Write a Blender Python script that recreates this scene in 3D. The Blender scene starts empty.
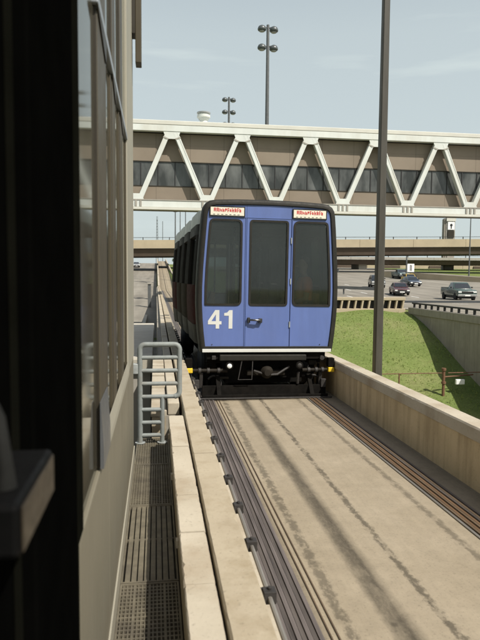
import bpy, bmesh, math, random
from mathutils import Vector, Matrix

sc = bpy.context.scene
random.seed(7)
C = sc.collection
R = math.radians

# ------------------------------------------------------------------ camera
CAM_Z = 1.86
yaw, pitch, roll = R(7.95), R(4.1), 0.008
cam_d = bpy.data.cameras.new('camera')
cam = bpy.data.objects.new('camera', cam_d)
C.objects.link(cam)
cam_d.sensor_fit = 'VERTICAL'
cam_d.sensor_height = 36.0
cam_d.lens = 36.0 * 600 / 640
cam_d.clip_start = 0.02
cam_d.clip_end = 9000
cam_d.dof.use_dof = True
cam_d.dof.focus_distance = 12.0
cam_d.dof.aperture_fstop = 4.8
cam.matrix_world = (Matrix.Translation((0, 0, CAM_Z)) @ Matrix.Rotation(-yaw, 4, 'Z')
                    @ Matrix.Rotation(R(90) - pitch, 4, 'X') @ Matrix.Rotation(roll, 4, 'Z'))
sc.camera = cam

# ------------------------------------------------------------------ light
SUN = Vector((0.40, -0.50, 0.80)).normalized()
elev = math.asin(SUN.z)
azim = math.atan2(SUN.x, SUN.y)
w = bpy.data.worlds.new('World')
sc.world = w
w.use_nodes = True
wn = w.node_tree.nodes
wl = w.node_tree.links
wn.clear()
wo = wn.new('ShaderNodeOutputWorld')
bg = wn.new('ShaderNodeBackground')
sky = wn.new('ShaderNodeTexSky')
sky.sky_type = 'NISHITA'
sky.sun_disc = False
sky.sun_elevation = elev
sky.sun_rotation = azim
sky.dust_density = 3.0
sky.air_density = 1.0
sky.ozone_density = 1.0
tc = wn.new('ShaderNodeTexCoord')
mp = wn.new('ShaderNodeMapping')
mp.inputs['Scale'].default_value = (1.2, 1.2, 9.0)
nz = wn.new('ShaderNodeTexNoise')
nz.inputs['Scale'].default_value = 2.2
nz.inputs['Detail'].default_value = 5
rp = wn.new('ShaderNodeValToRGB')
rp.color_ramp.elements[0].position = 0.52
rp.color_ramp.elements[0].color = (0.0, 0.0, 0.0, 1)
rp.color_ramp.elements[1].position = 0.74
rp.color_ramp.elements[1].color = (0.30, 0.30, 0.30, 1)
sx = wn.new('ShaderNodeSeparateXYZ')
hz_ = wn.new('ShaderNodeValToRGB')           # share of haze by height of the view direction
hz_.color_ramp.elements[0].position = 0.0
hz_.color_ramp.elements[0].color = (0.86, 0.86, 0.86, 1)
hz_.color_ramp.elements[1].position = 0.75
hz_.color_ramp.elements[1].color = (0.10, 0.10, 0.10, 1)
e_ = hz_.color_ramp.elements.new(0.36)
e_.color = (0.74, 0.74, 0.74, 1)
addn = wn.new('ShaderNodeMath')
addn.operation = 'ADD'
addn.use_clamp = True
mx = wn.new('ShaderNodeMixRGB')
mx.inputs['Color2'].default_value = (6.35, 7.15, 7.12, 1)
wl.new(tc.outputs['Generated'], mp.inputs['Vector'])
wl.new(tc.outputs['Generated'], sx.inputs[0])
wl.new(sx.outputs['Z'], hz_.inputs['Fac'])
wl.new(mp.outputs['Vector'], nz.inputs['Vector'])
wl.new(nz.outputs['Fac'], rp.inputs['Fac'])
wl.new(hz_.outputs['Color'], addn.inputs[0])
wl.new(rp.outputs['Color'], addn.inputs[1])
wl.new(addn.outputs[0], mx.inputs['Fac'])
wl.new(sky.outputs['Color'], mx.inputs['Color1'])
wl.new(mx.outputs['Color'], bg.inputs['Color'])
bg.inputs['Strength'].default_value = 0.089
wl.new(bg.outputs['Background'], wo.inputs['Surface'])

sd = bpy.data.lights.new('sun', 'SUN')
sd.energy = 4.8
sd.angle = R(0.5)
sd.color = (1.0, 0.95, 0.86)
sun = bpy.data.objects.new('sun', sd)
C.objects.link(sun)
sun.rotation_euler = SUN.to_track_quat('Z', 'Y').to_euler()

vs = sc.view_settings
vs.view_transform = 'Standard'
vs.look = 'None'
vs.exposure = 0.25
vs.gamma = 1.0
vs.use_curve_mapping = False
sc.cycles.max_bounces = 8
sc.cycles.use_denoising = True


# ------------------------------------------------------------------ materials
MATS = {}


def new_mat(name):
    m = bpy.data.materials.new(name)
    m.use_nodes = True
    n = m.node_tree.nodes
    n.clear()
    out = n.new('ShaderNodeOutputMaterial')
    b = n.new('ShaderNodeBsdfPrincipled')
    m.node_tree.links.new(b.outputs[0], out.inputs['Surface'])
    MATS[name] = m
    return m, n, m.node_tree.links, b


def pos_vec(n, l, scale=(1, 1, 1), local=False):
    mapn = n.new('ShaderNodeMapping')
    mapn.inputs['Scale'].default_value = scale
    if local:
        l.new(n.new('ShaderNodeTexCoord').outputs['Object'], mapn.inputs['Vector'])
    else:
        l.new(n.new('ShaderNodeNewGeometry').outputs['Position'], mapn.inputs['Vector'])
    return mapn.outputs['Vector']


def noise(n, l, vec, scale, detail=4, rough=0.55):
    t = n.new('ShaderNodeTexNoise')
    t.inputs['Scale'].default_value = scale
    t.inputs['Detail'].default_value = detail
    t.inputs['Roughness'].default_value = rough
    l.new(vec, t.inputs['Vector'])
    return t.outputs['Fac']


def ramp(n, l, fac, stops, interp='LINEAR'):
    r = n.new('ShaderNodeValToRGB')
    r.color_ramp.interpolation = interp
    els = r.color_ramp.elements
    while len(els) < len(stops):
        els.new(0.5)
    for e, (p, c) in zip(els, stops):
        e.position = p
        e.color = (c[0], c[1], c[2], 1) if isinstance(c, (tuple, list)) else (c, c, c, 1)
    l.new(fac, r.inputs['Fac'])
    return r.outputs['Color']


def mixc(n, l, a, b, fac=1.0, mode='MULTIPLY'):
    m = n.new('ShaderNodeMixRGB')
    m.blend_type = mode
    for key, v in (('Color1', a), ('Color2', b), ('Fac', fac)):
        if isinstance(v, (int, float)):
            if key == 'Fac':
                m.inputs[key].default_value = v
            else:
                m.inputs[key].default_value = (v, v, v, 1)
        elif isinstance(v, (tuple, list)):
            m.inputs[key].default_value = (v[0], v[1], v[2], 1)
        else:
            l.new(v, m.inputs[key])
    return m.outputs['Color']


def add_bump(n, l, b, h, strength=0.2, dist=0.01):
    bp = n.new('ShaderNodeBump')
    bp.inputs['Strength'].default_value = strength
    bp.inputs['Distance'].default_value = dist
    l.new(h, bp.inputs['Height'])
    l.new(bp.outputs['Normal'], b.inputs['Normal'])


def pm(name, col, rough=0.8, var=0.18, scale=4.0, bump=0.15, bscale=60, metal=0.0, spec=0.3, local=False,
       stretch=(1, 1, 1), dirt=None, dirt_amt=0.5, coat=0.0):
    m, n, l, b = new_mat(name)
    v = pos_vec(n, l, stretch, local)
    f = noise(n, l, v, scale, 6, 0.6)
    c = ramp(n, l, f, [(0.28, tuple(x * (1 - var) for x in col)), (0.72, tuple(min(1, x * (1 + var)) for x in col))])
    if dirt:
        d = noise(n, l, v, scale * 0.37, 8, 0.7)
        dm = ramp(n, l, d, [(0.48, 0.0), (0.72, dirt_amt)])
        c = mixc(n, l, c, dirt, dm, 'MIX')
    l.new(c, b.inputs['Base Color'])
    rr = noise(n, l, v, scale * 2.3, 3)
    r2 = ramp(n, l, rr, [(0.3, max(0.02, rough - 0.08)), (0.7, min(1, rough + 0.08))])
    l.new(r2, b.inputs['Roughness'])
    b.inputs['Metallic'].default_value = metal
    b.inputs['Specular IOR Level'].default_value = spec
    b.inputs['Coat Weight'].default_value = coat
    if bump:
        add_bump(n, l, b, noise(n, l, v, bscale, 4), bump, 0.01)
    return m


pm('black_rubber', (0.017, 0.0155, 0.012), 0.6, 0.25, 8, 0.1, dirt=(0.035, 0.031, 0.024), dirt_amt=0.4)
pm('underframe_dark', (0.009, 0.0083, 0.0075), 0.9, 0.4, 9, 0.2, spec=0.04, dirt=(0.018, 0.015, 0.012), dirt_amt=0.5)  # shade under the car put into the near-black base, plus brown dirt
pm('frame_black', (0.0018, 0.0018, 0.0016), 0.9, 0.2, 8, 0.05, spec=0.0)  # near black in place of the interior shade on the frame
pm('frame_edge', (0.0055, 0.0055, 0.004), 0.8, 0.2, 8, 0.05, spec=0.0)
pm('latch_dark', (0.005, 0.005, 0.005), 0.5, 0.2, 15, 0.05, spec=0.05)
pm('latch_lit', (0.036, 0.028, 0.019), 0.45, 0.35, 22, 0.1, metal=0.3, spec=0.4)  # lighter colour stands for light falling on the latch face
pm('train_blue', (0.108, 0.158, 0.372), 0.36, 0.05, 2.2, 0.02, spec=0.45, stretch=(2.6, 2.6, 0.55), dirt=(0.088, 0.118, 0.255), dirt_amt=0.5, coat=0.15)
pm('white_paint', (0.60, 0.60, 0.565), 0.5, 0.06, 3, 0.03)
pm('sign_cream', (0.72, 0.68, 0.56), 0.5, 0.06, 14, 0.0)
pm('sign_red', (0.50, 0.06, 0.06), 0.5, 0.15, 40, 0.0)
pm('chrome', (0.16, 0.16, 0.16), 0.25, 0.1, 8, 0.0, metal=1.0)
pm('lens', (0.75, 0.76, 0.74), 0.12, 0.1, 10, 0.0, spec=0.7)
pm('yellow', (0.70, 0.48, 0.03), 0.5, 0.15, 12, 0.08)
pm('side_dark', (0.018, 0.0150, 0.0115), 0.6, 0.25, 3, 0.03, spec=0.12, dirt=(0.022, 0.018, 0.013), dirt_amt=0.4)
pm('side_maroon', (0.034, 0.009, 0.007), 0.75, 0.2, 5, 0.03, spec=0.05)
pm('side_tan', (0.026, 0.020, 0.012), 0.8, 0.15, 5, 0.03, spec=0.05)  # tan darkened in the colour because this side lies in shade
pm('roof_grey', (0.48, 0.49, 0.45), 0.6, 0.12, 3, 0.05, dirt=(0.25, 0.24, 0.2))
pm('interior_grey', (0.40, 0.40, 0.38), 0.7, 0.1, 4, 0.03)
pm('seat_orange', (0.30, 0.14, 0.06), 0.7, 0.1, 4, 0.05)
pm('rust_rail', (0.155, 0.092, 0.050), 0.55, 0.4, 3, 0.15, stretch=(12, 0.6, 1), metal=0.2)
pm('brown_rail', (0.125, 0.088, 0.056), 0.55, 0.35, 3, 0.12, stretch=(12, 0.6, 1), metal=0.2)
pm('steel_rail', (0.30, 0.28, 0.25), 0.4, 0.3, 3, 0.08, stretch=(12, 0.6, 1), metal=0.6)
pm('dark_rail', (0.078, 0.066, 0.058), 0.5, 0.45, 3, 0.12, stretch=(14, 0.5, 1), spec=0.3)
pm('violet_rail', (0.115, 0.098, 0.090), 0.5, 0.4, 3, 0.12, stretch=(14, 0.5, 1), spec=0.3)
pm('galvanised', (0.36, 0.38, 0.37), 0.5, 0.22, 12, 0.08, metal=0.25, dirt=(0.22, 0.20, 0.17), dirt_amt=0.5)
pm('ladder_paint', (0.205, 0.222, 0.215), 0.5, 0.15, 14, 0.06, metal=0.0, dirt=(0.17, 0.14, 0.10), dirt_amt=0.5)
pm('clip_dark', (0.035, 0.032, 0.03), 0.6, 0.3, 20, 0.1)
pm('grating_steel', (0.15, 0.132, 0.095), 0.6, 0.3, 10, 0.1, metal=0.15, dirt=(0.07, 0.06, 0.05), dirt_amt=0.6)
pm('grating_tray', (0.075, 0.066, 0.047), 0.85, 0.3, 6, 0.1, dirt=(0.035, 0.03, 0.024), dirt_amt=0.6)
pm('pit', (0.022, 0.020, 0.016), 0.9, 0.3, 5, 0.1)
pm('cladding_light', (0.30, 0.28, 0.222), 0.55, 0.05, 1.5, 0.03, stretch=(1, 1, 0.4))
pm('cladding_mid', (0.060, 0.049, 0.030), 0.5, 0.08, 2, 0.03)
pm('cladding', (0.165, 0.148, 0.108), 0.55, 0.05, 1.5, 0.03, stretch=(1, 1, 0.4), dirt=(0.15, 0.135, 0.1), dirt_amt=0.35)
pm('cladding_dark', (0.030, 0.025, 0.017), 0.5, 0.08, 2, 0.03)
pm('transom_metal', (0.26, 0.28, 0.30), 0.4, 0.1, 6, 0.03, metal=0.2)
pm('latch_grey', (0.013, 0.013, 0.012), 0.6, 0.2, 15, 0.05, spec=0.1)
pm('sill_metal', (0.115, 0.12, 0.125), 0.4, 0.1, 6, 0.03, metal=0.3)
pm('bridge_white', (0.60, 0.62, 0.585), 0.55, 0.06, 0.9, 0.03, stretch=(1.6, 1.6, 0.5), dirt=(0.46, 0.42, 0.33), dirt_amt=0.5)
pm('bridge_roof', (0.55, 0.54, 0.48), 0.7, 0.08, 0.7, 0.05)
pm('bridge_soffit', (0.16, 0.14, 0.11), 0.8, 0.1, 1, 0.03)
pm('pole_bronze', (0.066, 0.060, 0.050), 0.5, 0.2, 6, 0.05, stretch=(1, 1, 0.2))
pm('mast_grey', (0.10, 0.105, 0.105), 0.5, 0.15, 3, 0.03)
pm('lamp_dark', (0.075, 0.085, 0.085), 0.35, 0.2, 4, 0.03, spec=0.5)
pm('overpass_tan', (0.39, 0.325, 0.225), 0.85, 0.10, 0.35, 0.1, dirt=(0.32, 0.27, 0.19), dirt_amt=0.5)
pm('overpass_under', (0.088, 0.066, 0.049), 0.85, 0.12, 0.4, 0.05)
pm('grey_concrete', (0.33, 0.31, 0.27), 0.9, 0.12, 0.8, 0.1, dirt=(0.22, 0.2, 0.17), dirt_amt=0.4)
pm('tyre', (0.02, 0.02, 0.02), 0.85, 0.3, 10, 0.1)
pm('rim', (0.40, 0.40, 0.39), 0.4, 0.1, 8, 0.0, metal=0.6)
pm('car_glass', (0.025, 0.03, 0.035), 0.08, 0.1, 4, 0.0, spec=0.8)
pm('paint_green', (0.045, 0.075, 0.065), 0.3, 0.08, 3, 0.0, spec=0.5, coat=0.5)
pm('paint_red', (0.065, 0.022, 0.024), 0.3, 0.08, 3, 0.0, spec=0.5, coat=0.5)
pm('paint_black', (0.03, 0.032, 0.036), 0.3, 0.08, 3, 0.0, spec=0.5, coat=0.5)
pm('paint_teal', (0.06, 0.10, 0.105), 0.3, 0.08, 3, 0.0, spec=0.5, coat=0.5)
pm('paint_blue', (0.035, 0.05, 0.075), 0.3, 0.08, 3, 0.0, spec=0.5, coat=0.5)
pm('paint_silver', (0.30, 0.31, 0.31), 0.3, 0.08, 3, 0.0, spec=0.5, coat=0.5)
pm('paint_yellow', (0.62, 0.40, 0.04), 0.35, 0.08, 3, 0.0, spec=0.5, coat=0.4)
pm('trim', (0.03, 0.03, 0.03), 0.6, 0.2, 6, 0.0)
pm('sign_white', (0.80, 0.80, 0.78), 0.5, 0.04, 2, 0.0)
pm('sign_black', (0.02, 0.02, 0.022), 0.5, 0.1, 4, 0.0)
pm('rusty_pipe', (0.16, 0.085, 0.05), 0.7, 0.3, 20, 0.15)
pm('bark', (0.09, 0.07, 0.05), 0.9, 0.3, 4, 0.2)
pm('skin', (0.42, 0.25, 0.17), 0.55, 0.08, 10, 0.0, local=True)
pm('shirt_orange', (0.85, 0.24, 0.08), 0.8, 0.1, 10, 0.05, local=True)
pm('hair', (0.03, 0.02, 0.015), 0.7, 0.3, 30, 0.2, local=True)
pm('trousers', (0.04, 0.045, 0.06), 0.8, 0.2, 14, 0.1, local=True)


def mat_leaf(name, a, b_):
    m, n, l, b = new_mat(name)
    v = pos_vec(n, l)
    c = ramp(n, l, noise(n, l, v, 0.9, 4), [(0.3, a), (0.7, b_)])
    l.new(c, b.inputs['Base Color'])
    b.inputs['Roughness'].default_value = 0.7
    b.inputs['Specular IOR Level'].default_value = 0.2


mat_leaf('leaf', (0.025, 0.045, 0.016), (0.065, 0.09, 0.035))
mat_leaf('leaf_light', (0.04, 0.07, 0.022), (0.09, 0.12, 0.045))


def mat_deck():
    m, n, l, b = new_mat('deck_concrete')
    g = n.new('ShaderNodeNewGeometry')
    sep = n.new('ShaderNodeSeparateXYZ')
    l.new(g.outputs['Position'], sep.inputs[0])
    # tyre and oil marks, plus painted shade by the right wall: bands across x that wander slowly with y
    vy = pos_vec(n, l, (0.6, 0.5, 1))
    wob = noise(n, l, vy, 1.4, 5)
    ma = n.new('ShaderNodeMath')
    ma.operation = 'MULTIPLY_ADD'
    l.new(wob, ma.inputs[0])
    ma.inputs[1].default_value = 0.045
    l.new(sep.outputs['X'], ma.inputs[2])
    fine = noise(n, l, pos_vec(n, l, (1, 0.55, 1)), 30, 6, 0.75)
    ma2 = n.new('ShaderNodeMath')
    ma2.operation = 'MULTIPLY_ADD'
    l.new(fine, ma2.inputs[0])
    ma2.inputs[1].default_value = 0.046
    l.new(ma.outputs[0], ma2.inputs[2])
    mr = n.new('ShaderNodeMapRange')
    mr.inputs['From Min'].default_value = 0.45
    mr.inputs['From Max'].default_value = 2.85
    l.new(ma2.outputs[0], mr.inputs['Value'])

    def P(x):
        return (x + 0.0455 - 0.45) / 2.4
    W = 1.0
    band = ramp(n, l, mr.outputs[0], [(P(0.86), 0.62), (P(0.895), 0.95), (P(1.205), 0.96), (P(1.255), 0.36), (P(1.325), 0.25), (P(1.355), 0.60), (P(1.40), 0.96),
                                      (P(1.65), 1.0), (P(2.2), 0.97), (P(2.55), 0.92), (P(2.63), 0.86), (P(2.74), 0.74)])  # last stops paint the wall's shade onto the deck edge
    # ragged rows of drips: own, coarser wander so that their edges break up into blotches
    blot = noise(n, l, pos_vec(n, l, (1, 0.7, 1)), 17, 5, 0.7)
    ma3 = n.new('ShaderNodeMath')
    ma3.operation = 'MULTIPLY_ADD'
    l.new(blot, ma3.inputs[0])
    ma3.inputs[1].default_value = 0.11
    l.new(ma.outputs[0], ma3.inputs[2])
    mr3 = n.new('ShaderNodeMapRange')
    mr3.inputs['From Min'].default_value = 0.45
    mr3.inputs['From Max'].default_value = 2.85
    l.new(ma3.outputs[0], mr3.inputs['Value'])

    def Q(x):
        return (x + 0.0775 - 0.45) / 2.4
    rows = ramp(n, l, mr3.outputs[0], [(Q(0.965), 1.0), (Q(0.985), 0.50), (Q(1.03), 0.52), (Q(1.05), 1.0), (Q(1.535), 1.0), (Q(1.550), 0.40), (Q(1.582), 0.42), (Q(1.60), 1.0),
                                       (Q(2.10), 1.0), (Q(2.12), 0.54), (Q(2.155), 0.58), (Q(2.18), 1.0)])
    gap = ramp(n, l, noise(n, l, pos_vec(n, l, (1, 0.6, 1)), 13, 4, 0.7), [(0.40, 0.25), (0.50, 1.0)])
    rows = mixc(n, l, (1, 1, 1), rows, gap, 'MIX')
    # marks fade in and out along the run
    fade = ramp(n, l, noise(n, l, pos_vec(n, l, (2.5, 0.8, 1)), 2.6, 6, 0.7), [(0.30, 0.55), (0.5, 1.0)])
    ragged = ramp(n, l, noise(n, l, pos_vec(n, l, (1, 0.45, 1)), 34, 6, 0.8), [(0.30, 0.75), (0.54, 1.0)])
    fade = mixc(n, l, fade, ragged)
    base = ramp(n, l, noise(n, l, pos_vec(n, l), 1.6, 8, 0.65), [(0.25, (0.262, 0.218, 0.152)), (0.75, (0.335, 0.283, 0.206))])
    streak = ramp(n, l, noise(n, l, pos_vec(n, l, (14, 0.5, 1)), 1.0, 6, 0.7), [(0.3, 0.92), (0.7, 1.04)])
    speck = ramp(n, l, noise(n, l, pos_vec(n, l), 55, 4, 0.7), [(0.30, 0.66), (0.46, 1.0)])
    c = mixc(n, l, base, streak)
    c = mixc(n, l, c, speck, 0.8)
    tint = mixc(n, l, c, band)
    c = mixc(n, l, c, tint, fade, 'MIX')
    c = mixc(n, l, c, rows)
    # hairline cracks and darker mottles
    vc = n.new('ShaderNodeTexVoronoi')
    vc.feature = 'DISTANCE_TO_EDGE'
    vc.inputs['Scale'].default_value = 0.42
    vadd = n.new('ShaderNodeMixRGB')
    vadd.blend_type = 'ADD'
    vadd.inputs['Fac'].default_value = 0.35
    nt = n.new('ShaderNodeTexNoise')
    nt.inputs['Scale'].default_value = 3.0
    l.new(pos_vec(n, l), nt.inputs['Vector'])
    l.new(pos_vec(n, l), vadd.inputs['Color1'])
    l.new(nt.outputs['Color'], vadd.inputs['Color2'])
    l.new(vadd.outputs['Color'], vc.inputs['Vector'])
    c = mixc(n, l, c, ramp(n, l, vc.outputs['Distance'], [(0.0, 0.7), (0.004, 1.0)]), 0.22)
    mot = ramp(n, l, noise(n, l, pos_vec(n, l), 9, 7, 0.75), [(0.35, 0.88), (0.65, 1.06)])
    c = mixc(n, l, c, mot, 0.8)
    # cross joints in the slab
    jm = n.new('ShaderNodeMath')
    jm.operation = 'PINGPONG'
    jm.inputs[1].default_value = 2.3
    l.new(sep.outputs['Y'], jm.inputs[0])
    jr = ramp(n, l, jm.outputs[0], [(0.0, 0.6), (0.006, 1.0)])
    c = mixc(n, l, c, jr, 0.25)
    # scattered spots of oil
    vo = n.new('ShaderNodeTexVoronoi')
    vo.inputs['Scale'].default_value = 2.1
    l.new(pos_vec(n, l), vo.inputs['Vector'])
    sp = ramp(n, l, vo.outputs['Distance'], [(0.03, 0.45), (0.06, 1.0)])
    c = mixc(n, l, c, sp, 0.7)
    l.new(c, b.inputs['Base Color'])
    b.inputs['Roughness'].default_value = 0.85
    b.inputs['Specular IOR Level'].default_value = 0.25
    add_bump(n, l, b, noise(n, l, pos_vec(n, l), 70, 5), 0.25, 0.004)


mat_deck()


def mat_wall(name, a, b_, stain, vert=True, amt=0.55):
    m, n, l, b = new_mat(name)
    base = ramp(n, l, noise(n, l, pos_vec(n, l), 2.2, 8, 0.65), [(0.25, a), (0.75, b_)])
    st = noise(n, l, pos_vec(n, l, (3.2, 3.2, 0.28) if vert else (1, 1, 1)), 1.8, 6, 0.6)
    f = ramp(n, l, st, [(0.47, 0.0), (0.72, amt)])
    c = mixc(n, l, base, stain, f, 'MIX')
    pit = ramp(n, l, noise(n, l, pos_vec(n, l), 42, 4, 0.75), [(0.27, 0.62), (0.42, 1.0)])
    c = mixc(n, l, c, pit, 0.9)
    l.new(c, b.inputs['Base Color'])
    b.inputs['Roughness'].default_value = 0.88
    b.inputs['Specular IOR Level'].default_value = 0.2
    add_bump(n, l, b, noise(n, l, pos_vec(n, l), 48, 6, 0.65), 0.35, 0.006)


mat_wall('parapet', (0.315, 0.265, 0.190), (0.40, 0.345, 0.255), (0.21, 0.16, 0.09))
mat_wall('parapet_worn', (0.45, 0.355, 0.215), (0.58, 0.465, 0.295), (0.22, 0.16, 0.09), amt=0.7)
mat_wall('coping', (0.375, 0.330, 0.255), (0.465, 0.415, 0.330), (0.22, 0.155, 0.085), vert=False, amt=0.6)
mat_wall('retaining', (0.25, 0.23, 0.19), (0.33, 0.30, 0.25), (0.17, 0.15, 0.12))
mat_wall('side_wall', (0.27, 0.25, 0.21), (0.34, 0.31, 0.26), (0.19, 0.17, 0.13))
mat_wall('ledge', (0.40, 0.37, 0.31), (0.48, 0.45, 0.38), (0.30, 0.27, 0.21), vert=False, amt=0.4)


def mat_grass():
    m, n, l, b = new_mat('grass_mat')
    v = pos_vec(n, l)
    c = ramp(n, l, noise(n, l, v, 0.45, 8, 0.62), [(0.28, (0.110, 0.153, 0.042)), (0.5, (0.148, 0.185, 0.058)), (0.72, (0.205, 0.208, 0.090))])
    f2 = ramp(n, l, noise(n, l, v, 9, 8, 0.78), [(0.32, 0.66), (0.68, 1.18)])
    c = mixc(n, l, c, f2)
    f3 = ramp(n, l, noise(n, l, v, 1.3, 5, 0.6), [(0.60, 0.0), (0.80, 0.6)])
    c = mixc(n, l, c, (0.155, 0.125, 0.062), f3, 'MIX')
    l.new(c, b.inputs['Base Color'])
    b.inputs['Roughness'].default_value = 0.95
    b.inputs['Specular IOR Level'].default_value = 0.1
    add_bump(n, l, b, noise(n, l, v, 18, 8, 0.75), 0.5, 0.04)


mat_grass()


def mat_blade():
    m = bpy.data.materials.new('grass_blade')
    m.use_nodes = True
    n, l = m.node_tree.nodes, m.node_tree.links
    n.clear()
    out = n.new('ShaderNodeOutputMaterial')
    c = ramp(n, l, noise(n, l, pos_vec(n, l), 1.2, 6, 0.7), [(0.3, (0.115, 0.16, 0.045)), (0.55, (0.155, 0.19, 0.06)), (0.75, (0.21, 0.20, 0.095))])
    d = n.new('ShaderNodeBsdfDiffuse')
    t_ = n.new('ShaderNodeBsdfTranslucent')
    l.new(c, d.inputs['Color'])
    l.new(c, t_.inputs['Color'])
    mxs = n.new('ShaderNodeAddShader')
    l.new(d.outputs[0], mxs.inputs[0])
    l.new(t_.outputs[0], mxs.inputs[1])
    l.new(mxs.outputs[0], out.inputs['Surface'])
    MATS['grass_blade'] = m


mat_blade()


def mat_highway():
    m, n, l, b = new_mat('road_concrete')
    v = pos_vec(n, l)
    c = ramp(n, l, noise(n, l, v, 0.25, 8, 0.6), [(0.3, (0.185, 0.168, 0.138)), (0.7, (0.27, 0.248, 0.208))])
    st = ramp(n, l, noise(n, l, pos_vec(n, l, (1.0, 0.02, 1)), 0.9, 5), [(0.35, 0.78), (0.65, 1.06)])
    c = mixc(n, l, c, st)
    l.new(c, b.inputs['Base Color'])
    b.inputs['Roughness'].default_value = 0.85
    b.inputs['Specular IOR Level'].default_value = 0.25
    add_bump(n, l, b, noise(n, l, v, 30, 4), 0.2, 0.01)


mat_highway()


def mat_panel():
    m, n, l, b = new_mat('bridge_panel')
    v = pos_vec(n, l)
    c = ramp(n, l, noise(n, l, v, 0.5, 6), [(0.3, (0.205, 0.168, 0.128)), (0.7, (0.24, 0.198, 0.152))])
    sep = n.new('ShaderNodeSeparateXYZ')
    l.new(n.new('ShaderNodeNewGeometry').outputs['Position'], sep.inputs[0])
    jm = n.new('ShaderNodeMath')
    jm.operation = 'PINGPONG'
    jm.inputs[1].default_value = 1.125
    l.new(sep.outputs['X'], jm.inputs[0])
    c = mixc(n, l, c, ramp(n, l, jm.outputs[0], [(0.010, 0.55), (0.022, 1.0)]), 0.8)
    l.new(c, b.inputs['Base Color'])
    b.inputs['Roughness'].default_value = 0.6
    b.inputs['Specular IOR Level'].default_value = 0.25


mat_panel()


def mat_glass(name, tint, gloss_rough=0.02, ior=1.5, back=None, wav=0.0, veil=0.0):
    """dark tinted glazing: see-through tint plus a fresnel mirror"""
    m = bpy.data.materials.new(name)
    m.use_nodes = True
    n, l = m.node_tree.nodes, m.node_tree.links
    n.clear()
    out = n.new('ShaderNodeOutputMaterial')
    fr = n.new('ShaderNodeFresnel')
    fr.inputs['IOR'].default_value = ior
    gl = n.new('ShaderNodeBsdfGlossy')
    gl.inputs['Roughness'].default_value = gloss_rough
    gl.inputs['Color'].default_value = (0.9, 0.93, 0.92, 1)
    if back is None:
        tr = n.new('ShaderNodeBsdfTransparent')
        tr.inputs['Color'].default_value = (*tint, 1)
    else:
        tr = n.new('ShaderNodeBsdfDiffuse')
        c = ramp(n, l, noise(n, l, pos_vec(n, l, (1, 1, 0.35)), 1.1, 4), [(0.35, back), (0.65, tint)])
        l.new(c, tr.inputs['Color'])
    if wav:
        bp = n.new('ShaderNodeBump')
        bp.inputs['Strength'].default_value = wav
        bp.inputs['Distance'].default_value = 0.05
        l.new(noise(n, l, pos_vec(n, l), 1.5, 2), bp.inputs['Height'])
        l.new(bp.outputs['Normal'], gl.inputs['Normal'])
    mxs = n.new('ShaderNodeMixShader')
    l.new(fr.outputs[0], mxs.inputs[0])
    l.new(tr.outputs[0], mxs.inputs[1])
    l.new(gl.outputs[0], mxs.inputs[2])
    if veil:  # diffuse grey veil added to brighten the panes
        du = n.new('ShaderNodeBsdfDiffuse')
        du.inputs['Color'].default_value = (0.52, 0.54, 0.51, 1)
        md = n.new('ShaderNodeMixShader')
        l.new(ramp(n, l, noise(n, l, pos_vec(n, l, (1, 1, 0.6)), 1.8, 6, 0.6), [(0.3, veil * 0.6), (0.7, veil * 1.4)]), md.inputs[0])
        l.new(mxs.outputs[0], md.inputs[1])
        l.new(du.outputs[0], md.inputs[2])
        mxs = md
    l.new(mxs.outputs[0], out.inputs['Surface'])
    MATS[name] = m


mat_glass('train_glass', (0.66, 0.70, 0.68), 0.04, 1.5, veil=0.026)
mat_glass('rear_glass', (0.30, 0.33, 0.32), 0.04, 1.5)
mat_glass('side_glass', (0.38, 0.41, 0.40), 0.05, 1.45)
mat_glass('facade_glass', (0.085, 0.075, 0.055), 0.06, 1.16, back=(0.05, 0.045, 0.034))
mat_glass('bridge_glass', (0.13, 0.135, 0.13), 0.05, 1.5, back=(0.035, 0.037, 0.035), wav=0.15)


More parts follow.
